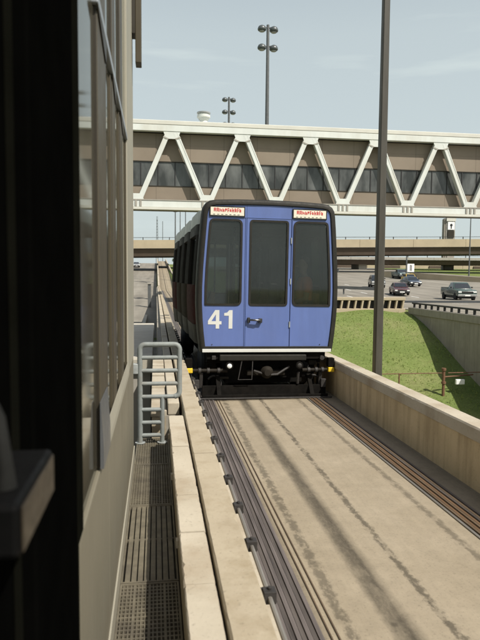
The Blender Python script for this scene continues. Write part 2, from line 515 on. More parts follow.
# ------------------------------------------------------------------ mesh helpers
class MB:
    def __init__(self):
        self.v = []
        self.f = []

    def add(self, verts, faces):
        o = len(self.v)
        self.v += [tuple(p) for p in verts]
        self.f += [tuple(i + o for i in fc) for fc in faces]
        return self

    def box(self, x0, x1, y0, y1, z0, z1):
        return self.add([(x0, y0, z0), (x1, y0, z0), (x1, y1, z0), (x0, y1, z0),
                         (x0, y0, z1), (x1, y0, z1), (x1, y1, z1), (x0, y1, z1)],
                        [(3, 2, 1, 0), (4, 5, 6, 7), (0, 1, 5, 4), (1, 2, 6, 5), (2, 3, 7, 6), (3, 0, 4, 7)])

    def bar(self, a, b, wx, wy, up=(0, 0, 1)):
        a, b = Vector(a), Vector(b)
        d = (b - a).normalized()
        u = Vector(up)
        if abs(d.dot(u)) > 0.98:
            u = Vector((0, 1, 0))
        s = d.cross(u).normalized()
        t = s.cross(d).normalized()
        q = []
        for p in (a, b):
            for i, j in ((-1, -1), (1, -1), (1, 1), (-1, 1)):
                q.append(p + s * i * wx / 2 + t * j * wy / 2)
        return self.add(q, [(3, 2, 1, 0), (4, 5, 6, 7), (0, 1, 5, 4), (1, 2, 6, 5), (2, 3, 7, 6), (3, 0, 4, 7)])

    def tube(self, pts, r, n=10, cap=True):
        pts = [Vector(p) for p in pts]
        k = len(pts)
        rs = r if isinstance(r, (list, tuple)) else [r] * k
        rings = []
        prev = None
        for i, p in enumerate(pts):
            d = (pts[min(i + 1, k - 1)] - pts[max(i - 1, 0)]).normalized()
            if prev is None:
                u = Vector((0, 0, 1)) if abs(d.z) < 0.9 else Vector((1, 0, 0))
                s = d.cross(u).normalized()
            else:
                s = (prev - d * prev.dot(d)).normalized()
            prev = s
            t = d.cross(s)
            rings.append([p + (s * math.cos(2 * math.pi * j / n) + t * math.sin(2 * math.pi * j / n)) * rs[i] for j in range(n)])
        return self.loft(rings, cap)

    def loft(self, rings, cap=True, closed=True):
        n = len(rings[0])
        v = [p for rg in rings for p in rg]
        f = []
        for i in range(len(rings) - 1):
            for j in range(n if closed else n - 1):
                k = (j + 1) % n
                f.append((i * n + j, i * n + k, (i + 1) * n + k, (i + 1) * n + j))
        if cap:
            f.append(tuple(reversed(range(n))))
            f.append(tuple((len(rings) - 1) * n + j for j in range(n)))
        return self.add(v, f)

    def lathe(self, prof, centre, n=20, axis='Z'):
        cx, cy, cz = centre
        rings = []
        for r, h in prof:
            rg = []
            for j in range(n):
                a = 2 * math.pi * j / n
                c, s = r * math.cos(a), r * math.sin(a)
                if axis == 'Z':
                    rg.append((cx + c, cy + s, cz + h))
                elif axis == 'X':
                    rg.append((cx + h, cy + c, cz + s))
                else:
                    rg.append((cx + s, cy + h, cz + c))
            rings.append(rg)
        return self.loft(rings)

    def prism(self, poly, a0, a1, axis='Y'):
        """poly: 2-D outline; axis Y -> (x, z) outline extruded along y; axis X -> (y, z)"""
        if axis == 'Y':
            r0 = [(p[0], a0, p[1]) for p in poly]
            r1 = [(p[0], a1, p[1]) for p in poly]
        elif axis == 'X':
            r0 = [(a0, p[0], p[1]) for p in poly]
            r1 = [(a1, p[0], p[1]) for p in poly]
        else:
            r0 = [(p[0], p[1], a0) for p in poly]
            r1 = [(p[0], p[1], a1) for p in poly]
        return self.loft([r0, r1])

    def build(self, name, mat, parent=None, world=False, bevel=0.0, smooth=False, segs=2):
        me = bpy.data.meshes.new(name)
        vv = self.v
        if world and parent is not None:
            lx, ly, lz = parent_loc(parent)
            vv = [(x - lx, y - ly, z - lz) for x, y, z in vv]
        me.from_pydata(vv, [], self.f)
        bm = bmesh.new()
        bm.from_mesh(me)
        bmesh.ops.recalc_face_normals(bm, faces=bm.faces)
        if bevel:
            es = [e for e in bm.edges if len(e.link_faces) == 2 and e.calc_face_angle(0) > 0.5]
            bmesh.ops.bevel(bm, geom=es, offset=bevel, segments=segs, profile=0.5, affect='EDGES', clamp_overlap=True)
        bm.to_mesh(me)
        bm.free()
        if smooth:
            for p in me.polygons:
                p.use_smooth = True
            me.set_sharp_from_angle(angle=R(38))
        me.materials.append(MATS[mat])
        o = bpy.data.objects.new(name, me)
        C.objects.link(o)
        if parent is not None:
            o.parent = parent
        return o


def parent_loc(p):
    v = Vector((0, 0, 0))
    while p is not None:
        v = v + p.location
        p = p.parent
    return v


def tag(o, label=None, cat=None, group=None, kind=None):
    if label:
        o['label'] = label
    if cat:
        o['category'] = cat
    if group:
        o['group'] = group
    if kind:
        o['kind'] = kind
    return o


def thing(name, label, cat, loc=(0, 0, 0), rz=0.0, group=None):
    o = bpy.data.objects.new(name, None)
    o.empty_display_size = 0.2
    C.objects.link(o)
    o.location = loc
    o.rotation_euler = (0, 0, rz)
    return tag(o, label, cat, group)


def struct(o):
    o['kind'] = 'structure'
    return o


def dup(root, loc, rz=None, label=None):
    r = root.copy()
    C.objects.link(r)
    r.location = loc
    if rz is not None:
        r.rotation_euler = (0, 0, rz)
    if label:
        r['label'] = label
    for ch in list(root.children):
        c = ch.copy()
        C.objects.link(c)
        c.parent = r
        for g in list(ch.children):
            d = g.copy()
            C.objects.link(d)
            d.parent = c
    return r


def sstep(a, b, x):
    t = max(0.0, min(1.0, (x - a) / (b - a)))
    return t * t * (3 - 2 * t)


# ------------------------------------------------------------------ terrain
def h_right(y, x):
    if x >= 13.2:
        z = 0.16 - 0.5 * sstep(32, 60, y)
    else:
        z = -3.3 + 3.5 * sstep(18.8, 31.0, y)
    return z + max(0.0, min(y, 190) - 60) * 0.042


def h_left(y):
    return -2.8 + max(0.0, min(y, 190) - 45) * 0.06


def deck_z(y):
    return max(0.0, min(y, 190) - 80) * 0.06


def terrain_z(x, y):
    if x <= 0.25:
        z = h_left(y)
    elif x < 2.6:
        z = min(-3.2 if y < 60 else h_left(y) - 0.5, deck_z(y) - 0.9)
    else:
        z = h_right(y, x)
    return z


def terrain():
    xs = [-3000, -900, -300, -120, -60, -30, -18, -9, -5, -2, -0.5, 0.1, 0.25, 0.6, 1.5, 2.4, 2.62, 2.9, 3.2]
    xs += [3.2 + (13.0 - 3.2) * i / 26 for i in range(1, 26)]
    xs += [13.0, 13.12, 13.28, 14, 16, 20, 26, 34, 45, 60, 90, 150, 400, 1000, 3000]
    ys = [-60, -20, -5, 0, 4, 8, 12, 15, 17] + [17 + i * 0.5 for i in range(1, 31)]
    ys += [34, 38, 42, 46, 52, 60, 70, 80, 95, 110, 130, 150, 170, 190, 230, 320, 600, 1500, 4000]
    v, f = [], []
    for y in ys:
        for x in xs:
            z = terrain_z(x, y)
            if 3.2 < x < 12.9 and 17 < y < 31:
                z += 0.06 * math.sin(x * 1.7 + y * 0.9) + 0.04 * math.sin(y * 2.3 - x)
            v.append((x, y, z))
    n = len(xs)
    for j in range(len(ys) - 1):
        for i in range(n - 1):
            f.append((j * n + i, j * n + i + 1, (j + 1) * n + i + 1, (j + 1) * n + i))
    o = MB().add(v, f).build('ground', 'grass_mat')
    for p in o.data.polygons:
        p.use_smooth = True
    struct(o)


terrain()


def sheet(name, mat, xs, ys, zf, dz):
    v, f = [], []
    for y in ys:
        for x in xs:
            v.append((x, y, zf(x, y) + dz))
    n = len(xs)
    for j in range(len(ys) - 1):
        for i in range(n - 1):
            f.append((j * n + i, j * n + i + 1, (j + 1) * n + i + 1, (j + 1) * n + i))
    return struct(MB().add(v, f).build(name, mat))


# highway on the right (runs parallel to the guideway), cross road at its near end
sheet('highway', 'road_concrete', [13.4, 20, 30, 45, 70], [5, 20, 31, 40, 50, 60, 75, 90, 110, 130, 150, 170, 190, 260], lambda x, y: h_right(y, x), 0.03)
sheet('cross_road', 'road_concrete', [4.2, 8, 13.39], [31.2, 36, 42, 50, 60, 75, 90], lambda x, y: h_right(y, 13.5), 0.03)
sheet('left_road', 'road_concrete', [-14, -8, -3, 0.05], [-60, -10, 6, 20, 45, 60, 80, 110, 150, 190, 260], lambda x, y: h_left(y), 0.03)
for k, lx in enumerate((17.2, 20.9, 24.6, 28.3)):
    mb = MB()
    for j in range(30):
        y0 = 14 + j * 6
        y1 = y0 + 2.2
        mb.add([(lx - 0.07, y0, h_right(y0, lx) + 0.036), (lx + 0.07, y0, h_right(y0, lx) + 0.036),
                (lx + 0.07, y1, h_right(y1, lx) + 0.036), (lx - 0.07, y1, h_right(y1, lx) + 0.036)], [(0, 1, 2, 3)])
    struct(mb.build('lane_marking', 'sign_white'))

# ------------------------------------------------------------------ guideway
def rough_beam(mb, x0, x1, y0, y1, z0, z1, step=0.06, amp=0.0013, ch=0.009, seed=0, chip=0.02):
    """concrete beam along y whose upper arrises wander and are chipped here and there"""
    rd = random.Random(seed)
    n = max(2, int((y1 - y0) / step))
    rgs = []
    for i in range(n + 1):
        y = y0 + (y1 - y0) * i / n
        dz = deck_z(y)

        def j():
            return rd.uniform(-amp, amp)
        ca = ch + abs(j()) + (rd.uniform(0.004, 0.014) if rd.random() < chip else 0)
        cb = ch + abs(j()) + (rd.uniform(0.006, 0.022) if rd.random() < chip else 0)
        if i in (0, n):
            ca += 0.004
            cb += 0.004
        zt = z1 + j() * 0.6
        rgs.append([(x0, y, z0 + dz), (x1, y, z0 + dz), (x1 + j() * 0.5, y, zt - cb * 1.1 + dz), (x1 - cb * 0.8 + j(), y, zt + dz),
                    (x0 + ca * 0.8 + j(), y, zt + dz), (x0 + j() * 0.5, y, zt - ca * 1.1 + dz)])
    return mb.loft(rgs)


ys = [-40, -1.5, 0, 10, 20, 40, 60, 80, 100, 130, 160, 190, 230]
rings = []
for y in ys:
    z = deck_z(y)
    rings.append([(0.43, y, z - 0.6), (2.78, y, z - 0.6), (2.78, y, z), (0.43, y, z)])
struct(MB().loft(rings).build('guideway_road', 'deck_concrete'))

PYS = [(-1.5, 80), (80, 230)]


def wall_run(mb, x0, x1, y0, y1, zt, zb, step=200):
    """a straight wall that follows the deck between y0 and y1 (zb is absolute below y=80)"""
    a, b = deck_z(y0), deck_z(y1)
    mb.loft([[(x0, y0, zb + a), (x1, y0, zb + a), (x1, y0, zt + a), (x0, y0, zt + a)],
             [(x0, y1, zb + b), (x1, y1, zb + b), (x1, y1, zt + b), (x0, y1, zt + b)]])


# left inner parapet
t = thing('parapet_wall', 'low tan concrete parapet along the left edge of the track, with the dark rail clipped to it', 'wall', (0.35, 0, 0))
mb = MB()
for i in range(-6, 14):
    y0 = -1.5 + i * 5.82
    y1 = y0 + 5.808
    rough_beam(mb, 0.262, 0.43, y0, min(y1, 80), -0.62, 0.57, 0.06 if -2 < y0 < 12 else 0.6, seed=100 + i)
mb.build('wall_body', 'parapet', t, world=True)
# right parapet with cap band
t = thing('parapet_wall', 'tan concrete parapet along the right edge of the track beside the grass slope', 'wall', (2.86, 0, 0))
mb = MB()
for i in range(-6, 14):
    y0 = -1.5 + i * 5.82
    mb.box(2.78, 2.94, y0, min(y0 + 5.808, 80), -3.6, 0.44)
mb.build('wall_body', 'parapet_worn', t, world=True, bevel=0.01)
mb = MB()
for i in range(-6, 14):
    y0 = -1.5 + i * 5.82
    rough_beam(mb, 2.765, 2.965, y0, min(y0 + 5.808, 80), 0.442, 0.565, 0.06 if -2 < y0 < 12 else 0.6, ch=0.014, seed=200 + i)
mb.build('coping', 'coping', t, world=True)
# far climbing parapets
for x0, x1, lab in ((0.20, 0.43, 'pale parapet on the left of the far stretch of track climbing toward the overpass'),
                    (2.78, 3.0, 'pale parapet on the right of the far stretch of track climbing toward the overpass')):
    t = thing('parapet_wall', lab, 'wall', ((x0 + x1) / 2, 80.1, 0))
    mb = MB()
    wall_run(mb, x0, x1, 80.05, 190, 0.7, -1.2)
    mb.build('wall_body', 'coping', t, world=True)

# outer coping blocks beside the grating
t = thing('ledge_wall', 'pale concrete ledge of jointed blocks between the floor grating and the track parapet', 'wall', (0.18, 2, 0))
MB().box(0.125, 0.250, -1.5, 5.72, -0.62, 0.468).build('wall_body', 'parapet', t, world=True)
rnd = random.Random(3)
y = -1.2
k = 0
while y < 5.6:
    y1 = min(y + 0.525, 5.73)
    dx = rnd.uniform(-0.004, 0.004)
    dz = rnd.uniform(-0.004, 0.003)
    mb = rough_beam(MB(), 0.112 + dx, 0.249, y + 0.004, y1 - 0.004, 0.47, 0.552 + dz, 0.03, ch=0.006, amp=0.0010, seed=300 + k, chip=0.035)
    if k % 2 == 0:   # little chipped anchor under the block edge
        mb.box(0.098, 0.112 + dx, y + 0.02, y + 0.06, 0.46, 0.50)
    mb.build('coping_block', 'coping', t, world=True)
    y = y1
    k += 1
# second ledge run behind the ladder, stepped toward the platform
t = thing('ledge_wall', 'short run of sunlit concrete blocks seen through the ladder rungs', 'wall', (0.02, 7.5, 0))
MB().box(-0.05, 0.10, 6.2, 9.9, -0.62, 0.40).build('wall_body', 'parapet', t, world=True)
for (y0, y1, zt) in ((6.2, 6.75, 0.47), (6.76, 7.3, 0.5), (7.31, 8.0, 0.53), (8.05, 8.8, 0.55), (8.85, 9.9, 0.56)):
    MB().box(-0.06, 0.105, y0, y1, 0.402, zt).build('coping_block', 'coping', t, world=True, bevel=0.008)
t = thing('ledge_wall', 'narrow far ledge running beside the left parapet beyond the ladder', 'wall', (0.2, 30, 0))
mb = MB()
for i in range(16):
    mb.box(0.115, 0.235, 6.2 + i * 4.6, 6.19 + (i + 1) * 4.6, 0.42, 0.55)
mb.build('coping', 'coping', t, world=True, bevel=0.01)
MB().box(0.02, 0.24, 6.2, 79.8, -3.3, 0.418).build('wall_body', 'side_wall', t, world=True)
# platform slab at the end of the station
t = thing('concrete_platform', 'low concrete platform slab behind the ladder, its far end in the sun', 'platform', (-0.5, 12, -2.8))
MB().box(-1.3, -0.065, 9.95, 17.6, 0.30, 0.50).build('slab', 'ledge', t, world=True, bevel=0.015)
MB().box(-1.2, -0.10, 10.05, 17.4, -2.9, 0.298).build('wall_body', 'grey_concrete', t, world=True)

t = thing('kerb_strip', 'pale dusty concrete toe between the left parapet and the contact rails', 'kerb', (0.5, 0, 0))
MB().box(0.432, 0.598, -1.5, 79, 0.004, 0.16).build('kerb_body', 'coping', t, world=True, bevel=0.008)
# guide rail with clips on the left parapet
t = thing('guide_rail', 'thin steel rail held by dark clips along the inside of the left parapet', 'rail', (0.5, 0, 0.3))
MB().tube([(0.545, -1.2, 0.30), (0.545, 78, 0.30)], 0.013, 8).build('rail_bar', 'steel_rail', t, world=True, smooth=True)
MB().box(0.470, 0.490, -1.2, 78, 0.22, 0.245).build('rail_bar', 'brown_rail', t, world=True)
for i in range(30):
    yc = 1.1 + i * 0.565
    mb = MB()
    mb.box(0.432, 0.535, yc - 0.016, yc + 0.016, 0.268, 0.288)
    mb.box(0.515, 0.578, yc - 0.030, yc + 0.030, 0.270, 0.332)
    mb.box(0.500, 0.530, yc + 0.031, yc + 0.052, 0.275, 0.318)
    mb.lathe([(0.0001, 0), (0.011, 0), (0.011, 0.014), (0.0001, 0.014)], (0.547, yc, 0.3325), 8)
    mb.build('rail_clip', 'clip_dark', t, world=True, bevel=0.003)

# contact rails on the deck
t = thing('contact_rail', 'dark grey bundle of contact rails on the left of the track', 'rail', (0.72, 0, 0))
for i in range(8):
    x0 = 0.622 + i * 0.029
    MB().box(x0, x0 + 0.024, -1.5, 79, 0.004, 0.012 + 0.007 * (i % 2)).build('rail_bar', ['dark_rail', 'violet_rail'][i % 2], t, world=True)
t2 = thing('contact_rail', 'rusty orange and brown bundle of contact rails on the right of the track', 'rail', (2.4, 0, 0))
for i, m_ in enumerate(('steel_rail', 'brown_rail', 'rust_rail', 'brown_rail', 'rust_rail', 'dark_rail', 'brown_rail', 'violet_rail')):
    x0 = 2.29 + i * 0.031
    MB().box(x0, x0 + 0.020, -1.5, 79, 0.004, 0.010 + 0.006 * (i % 2)).build('rail_bar', m_, t2, world=True)
t3 = thing('steel_strip', 'pair of thin brown steel strips on the deck edging the left contact rails', 'rail', (0.9, 0, 0))
for x0 in (0.890, 0.930):
    MB().box(x0, x0 + 0.007, -1.5, 79, 0.004, 0.009).build('rail_bar', 'brown_rail', t3, world=True)

# ------------------------------------------------------------------ floor grating
struct(MB().box(-0.21, 0.124, -1.5, 6.1, -0.5, -0.05).build('pit_floor', 'pit'))
GX0, GX1 = -0.195, 0.118
pan = [(0.98, 2.05, 'square'), (2.06, 3.18, 'square'), (3.19, 4.29, 'ribbed'), (4.30, 5.25, 'square'), (5.26, 6.12, 'fine')]
labs = ['nearest steel floor grating panel of square mesh at the bottom edge', 'steel floor grating panel of square mesh just in front of the ribbed panel',
        'steel floor panel with long ribs between two square mesh panels', 'steel floor grating panel of square mesh just behind the ribbed panel',
        'steel floor grating panel of fine mesh under the foot of the ladder']
for (y0, y1, kind), lab in zip(pan, labs):
    t = thing('floor_grating', lab, 'grating', (-0.04, (y0 + y1) / 2, 0.2), 0, 'floor grating panels')
    fr = MB()
    fr.box(GX0, GX0 + 0.010, y0, y1, 0.155, 0.203)
    fr.box(GX1 - 0.010, GX1, y0, y1, 0.155, 0.203)
    fr.box(GX0 + 0.0105, GX1 - 0.0105, y0, y0 + 0.012, 0.155, 0.203)
    fr.box(GX0 + 0.0105, GX1 - 0.0105, y1 - 0.012, y1, 0.155, 0.203)
    fr.build('frame', 'grating_steel', t, world=True)
    g = MB()
    nx = {'square': 16, 'ribbed': 9, 'fine': 14}[kind]
    ny = {'square': int((y1 - y0) / 0.034), 'ribbed': 2, 'fine': int((y1 - y0) / 0.045)}[kind]
    wd = {'square': 0.006, 'ribbed': 0.027, 'fine': 0.006}[kind]
    for i in range(1, nx):
        x = GX0 + (GX1 - GX0) * i / nx
        ww = wd * 2.0 if (kind == 'square' and i % 4 == 0) else wd
        g.box(x - ww / 2, x + ww / 2, y0 + 0.0125, y1 - 0.0125, 0.172, 0.200)
    for j in range(1, ny):
        y = y0 + (y1 - y0) * j / ny
        g.box(GX0 + 0.0105, GX1 - 0.0105, y - 0.005, y + 0.005, 0.175, 0.1975)
    g.build('mesh_bars', 'grating_steel', t, world=True)
    MB().box(GX0 + 0.011, GX1 - 0.011, y0 + 0.013, y1 - 0.013, 0.145, 0.165).build('drip_tray', 'grating_tray', t, world=True)

# ------------------------------------------------------------------ ladder
LY = 5.95
t = thing('access_ladder', 'grey welded steel tube ladder standing at the end of the floor grating', 'ladder', (0.0, LY, 0.2))
xl, xr, xm = -0.162, 0.226, 0.056
rr = 0.026
ztop = 1.188


def arc(cx, cz, r, a0, a1, n=6):
    return [(cx + r * math.cos(a0 + (a1 - a0) * i / n), LY, cz + r * math.sin(a0 + (a1 - a0) * i / n)) for i in range(n + 1)]


zr = [1.058, 0.928, 0.798, 0.668, 0.538, 0.408, 0.280]
path = [(xl, LY, 0.205)] + arc(xl + 0.05, ztop - 0.05, 0.05, math.pi, math.pi / 2) + arc(xr - 0.05, ztop - 0.05, 0.05, math.pi / 2, 0)
path += arc(xr - 0.05, zr[3] + 0.05, 0.05, 0, -math.pi / 2)
MB().tube(path, rr, 14).build('side_rail', 'ladder_paint', t, world=True, smooth=True)
MB().tube([(xm, LY, 0.205), (xm, LY, 0.50), (xm, LY, zr[3])], rr * 0.85, 12).build('side_rail', 'ladder_paint', t, world=True, smooth=True)
for i, z in enumerate(zr):
    x1 = xr - 0.012 if i < 3 else (xr - 0.045 if i == 3 else xm)
    MB().tube([(xl + 0.01, LY, z), (x1, LY, z)], rr * 0.80, 12).build('rung', 'ladder_paint', t, world=True, smooth=True)
MB().box(-0.255, xl - 0.020, LY - 0.03, LY + 0.03, 0.90, 1.0).build('bracket', 'galvanised', t, world=True, bevel=0.006)
for x in (xl, xm):
    MB().lathe([(0.0001, 0), (0.05, 0), (0.05, 0.008), (0.0001, 0.008)], (x, LY, 0.2035), 16).build('foot_plate', 'galvanised', t, world=True)

# ------------------------------------------------------------------ station building on the left
FX = -0.205
bt = thing('station_building', 'beige clad station building with window mullions along the left of the track', 'building', (-3, 3, 0.2))
# base wall panels, corner pier, upper wall, dark core
mb = MB()
for (y0, y1) in ((1.6, 2.60), (2.608, 4.05), (4.058, 5.40)):
    mb.box(-1.4, FX, y0, y1, -0.5, 1.145)
mb.build('wall', 'cladding', bt, world=True, bevel=0.004)
MB().box(-1.4, FX + 0.004, 4.34, 5.46, 1.15, 5.6).build('wall', 'cladding_light', bt, world=True, bevel=0.006)
MB().box(-6.0, -0.95, -16.0, 0.22, -2.8, 5.6).build('wall', 'cladding', bt, world=True)
MB().box(-6.0, -1.405, 0.4, 5.46, -2.8, 5.6).build('wall', 'cladding', bt, world=True)
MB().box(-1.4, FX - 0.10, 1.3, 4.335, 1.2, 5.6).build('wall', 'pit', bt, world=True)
MB().box(-0.172, -0.122, 5.28, 5.42, 3.66, 5.7).build('gutter', 'cladding_mid', bt, world=True, bevel=0.006)
MB().box(FX + 0.0045, -0.1725, 5.28, 5.42, 3.9, 5.6).build('gutter_strap', 'cladding_dark', bt, world=True)
MB().box(FX + 0.0005, FX + 0.010, 1.62, 5.40, 0.21, 0.335).build('lit_base_edge', 'cladding_light', bt, world=True, bevel=0.003)  # pale strip painting the sunlit lower edge of the wall
mull = [(2.22, 2.58), (2.95, 3.17), (3.585, 3.85)]
for i, (y, y1) in enumerate(mull):
    mo = MB().box(FX - 0.06, FX, y + 0.012, y1, 1.15, 5.5).build('mullion', 'cladding_mid', bt, world=True, bevel=0.003)
    MB().box(FX - 0.06, FX - 0.003, y, y + 0.0115, 1.15, 5.5).build('mullion_edge', 'cladding_dark', mo, world=True)
bays = [(1.60, 2.215), (2.585, 2.945), (3.175, 3.58), (3.855, 4.335)]
for i, (y0, y1) in enumerate(bays):
    wn_ = MB().box(FX - 0.05, FX - 0.012, y0, y1, 1.20 if i else 1.152, 2.79).build('window', 'facade_glass', bt, world=True)
    wu = MB().box(FX - 0.05, FX - 0.012, y0, y1, 2.86, 5.5).build('window', 'facade_glass', bt, world=True)
    if i:
        MB().box(FX - 0.05, FX - 0.004, y0, y0 + 0.06, 1.20, 2.79).build('frame', 'cladding_dark', wn_, world=True)
        MB().box(FX - 0.05, FX - 0.004, y1 - 0.05, y1, 1.20, 2.79).build('frame', 'cladding_mid', wn_, world=True)
# slim projecting transom and the sloped sills
MB().box(FX - 0.05, FX + 0.007, 2.2, 4.338, 2.805, 2.845).build('transom', 'transom_metal', bt, world=True, bevel=0.004)
for (y, y1) in mull:
    MB().prism([(y - 0.02, 2.80), (y1, 2.80), (y1 - 0.02, 2.72)], FX + 0.001, FX + 0.006, 'X').build('transom_bracket', 'cladding_dark', bt, world=True)
s0 = MB()
s0.loft([[(FX + 0.001, yy, 1.40), (FX + 0.004, yy, 1.40), (FX + 0.014, yy, 1.24), (FX + 0.014, yy, 1.155), (FX + 0.001, yy, 1.155)] for yy in (2.20, 2.52)])
s0.build('sill', 'sill_metal', bt, world=True)
for (y0, y1) in ((2.53, 3.16), (3.17, 3.72), (3.73, 4.338)):
    s0 = MB()
    s0.loft([[(FX + 0.001, yy, 1.25), (FX + 0.003, yy, 1.25), (FX + 0.012, yy, 1.19), (FX + 0.012, yy, 1.155), (FX + 0.001, yy, 1.155)] for yy in (y0, y1)])
    s0.build('sill', 'cladding_light', bt, world=True)  # pale colour stands in for the lit front edge of the sills

# ------------------------------------------------------------------ dark door frame at the left edge, with its latch
dt = thing('door_frame', 'black door frame filling the left edge of the view, out of focus', 'door frame', (-0.35, 0.9, 0.2))
MB().box(-0.75, -0.236, 0.28, 1.05, -0.4, 5.2).build('door_leaf', 'frame_black', dt, world=True, bevel=0.004)
MB().box(-0.75, -0.207, 1.052, 1.585, -0.4, 5.2).build('jamb', 'frame_black', dt, world=True, bevel=0.006)
MB().box(-0.235, -0.2275, 1.005, 1.03, -0.4, 5.2).build('gasket', 'frame_edge', dt, world=True)
MB().box(-0.216, -0.206, 1.588, 1.70, -0.4, 5.2).build('gasket', 'frame_edge', dt, world=True)
lb = MB().box(-0.2355, -0.166, 0.74, 0.985, 1.512, 1.582).build('latch_bar', 'latch_dark', dt, world=True, bevel=0.008)
MB().box(-0.1655, -0.1625, 0.748, 0.97, 1.518, 1.576).build('lit_face', 'latch_lit', lb, world=True, bevel=0.001)  # thin plate coloured lighter as the lit face of the bar
hb = MB().tube([(-0.196, 0.80, 1.583), (-0.197, 0.80, 1.61), (-0.205, 0.80, 1.675), (-0.215, 0.805, 1.695), (-0.234, 0.81, 1.70)], [0.015, 0.012, 0.011, 0.011, 0.010], 14)
hb.build('handle', 'latch_grey', dt, world=True, smooth=True)



# ------------------------------------------------------------------ people mover car
PROF = [(0.715, 1.035), (0.80, 1.050), (1.0, 1.074), (1.2, 1.092), (1.45, 1.106), (1.7, 1.106), (2.0, 1.094), (2.3, 1.074), (2.6, 1.052), (2.80, 1.034),
        (2.885, 1.018), (2.945, 0.982), (2.985, 0.92), (3.002, 0.83)]


def half_w(z):
    if z <= PROF[0][0]:
        return PROF[0][1]
    for (z0, a), (z1, b) in zip(PROF, PROF[1:]):
        if z <= z1:
            return a + (b - a) * (z - z0) / (z1 - z0)
    return PROF[-1][1]


def outline(inset=0.0):
    pts = [(-x, z) for z, x in PROF]
    top = [(-0.5, 3.018), (0, 3.026), (0.5, 3.018)]
    poly = pts + top + [(x, z) for z, x in reversed(PROF)]
    return offset_poly(poly, inset) if inset else poly


def offset_poly(poly, d):
    """inward offset of a convex outline"""
    n = len(poly)
    area = sum(poly[i][0] * poly[(i + 1) % n][1] - poly[(i + 1) % n][0] * poly[i][1] for i in range(n))
    s = 1 if area > 0 else -1
    lines = []
    for i in range(n):
        a, b = Vector(poly[i]), Vector(poly[(i + 1) % n])
        e = (b - a).normalized()
        nn = Vector((-e.y, e.x)) * s
        lines.append((a + nn * d, e))
    out = []
    for i in range(n):
        p, e = lines[i - 1]
        q, f = lines[i]
        den = e.x * f.y - e.y * f.x
        if abs(den) < 1e-6:
            out.append((q.x, q.y))
        else:
            t = ((q.x - p.x) * f.y - (q.y - p.y) * f.x) / den
            out.append((p.x + e.x * t, p.y + e.y * t))
    return out


def clip(poly, axis, val, keep_greater):
    out = []
    n = len(poly)
    for i in range(n):
        a, b = poly[i], poly[(i + 1) % n]
        ia = (a[axis] >= val) == keep_greater
        ib = (b[axis] >= val) == keep_greater
        if ia:
            out.append(a)
        if ia != ib:
            t = (val - a[axis]) / (b[axis] - a[axis])
            out.append((a[0] + (b[0] - a[0]) * t, a[1] + (b[1] - a[1]) * t))
    return out


def rclip(poly, x0=None, x1=None, z0=None, z1=None):
    for ax, v, g in ((0, x0, True), (0, x1, False), (1, z0, True), (1, z1, False)):
        if v is not None:
            poly = clip(poly, ax, v, g)
    return poly


def round_poly(poly, r, n=5):
    out = []
    k = len(poly)
    for i in range(k):
        p0, p, p1 = Vector(poly[i - 1]), Vector(poly[i]), Vector(poly[(i + 1) % k])
        a, b = (p0 - p), (p1 - p)
        ang = a.angle(b, math.pi)
        if ang > 2.7 or a.length < 1e-5 or b.length < 1e-5:
            out.append((p.x, p.y))
            continue
        rr_ = min(r, a.length * 0.45, b.length * 0.45)
        s, e = p + a.normalized() * rr_, p + b.normalized() * rr_
        for j in range(n + 1):
            t = j / n
            q = s * (1 - t) ** 2 + p * 2 * t * (1 - t) + e * t * t
            out.append((q.x, q.y))
    return out


def plate(name, mat, parent, outer, holes, y0, y1, xf, bevel=0.0):
    """flat plate in the x-z plane with holes"""
    bm = bmesh.new()
    for loop in [outer] + holes:
        vs_ = [bm.verts.new((p[0], y0, p[1])) for p in loop]
        for i in range(len(vs_)):
            bm.edges.new((vs_[i], vs_[(i + 1) % len(vs_)]))
    bmesh.ops.triangle_fill(bm, edges=bm.edges[:], use_beauty=True, use_dissolve=False)
    ret = bmesh.ops.extrude_face_region(bm, geom=bm.faces[:])
    for e in ret['geom']:
        if isinstance(e, bmesh.types.BMVert):
            e.co.y = y1
    bmesh.ops.recalc_face_normals(bm, faces=bm.faces)
    for v_ in bm.verts:
        v_.co = xf(v_.co)
    bmesh.ops.recalc_face_normals(bm, faces=bm.faces)
    me = bpy.data.meshes.new(name)
    bm.to_mesh(me)
    bm.free()
    me.materials.append(MATS[mat])
    o = bpy.data.objects.new(name, me)
    C.objects.link(o)
    o.parent = parent
    return o


def ring(mb, outer, inner, y0, y1):
    n = len(outer)
    rr_ = [[(p[0], y1, p[1]) for p in outer], [(p[0], y0, p[1]) for p in outer],
           [(p[0], y0, p[1]) for p in inner], [(p[0], y1, p[1]) for p in inner]]
    rr_.append(rr_[0])
    return mb.loft(rr_, cap=False)


TL = 6.5
train = thing('people_mover', 'blue fronted people mover car numbered 41 standing on the concrete track', 'train', (1.682, 9.0, 0.0), 0.026)
train.rotation_euler = (0, 0.010, 0.030)


def xmb(mb, xf):
    mb.v = [tuple(xf(Vector(p))) for p in mb.v]
    return mb


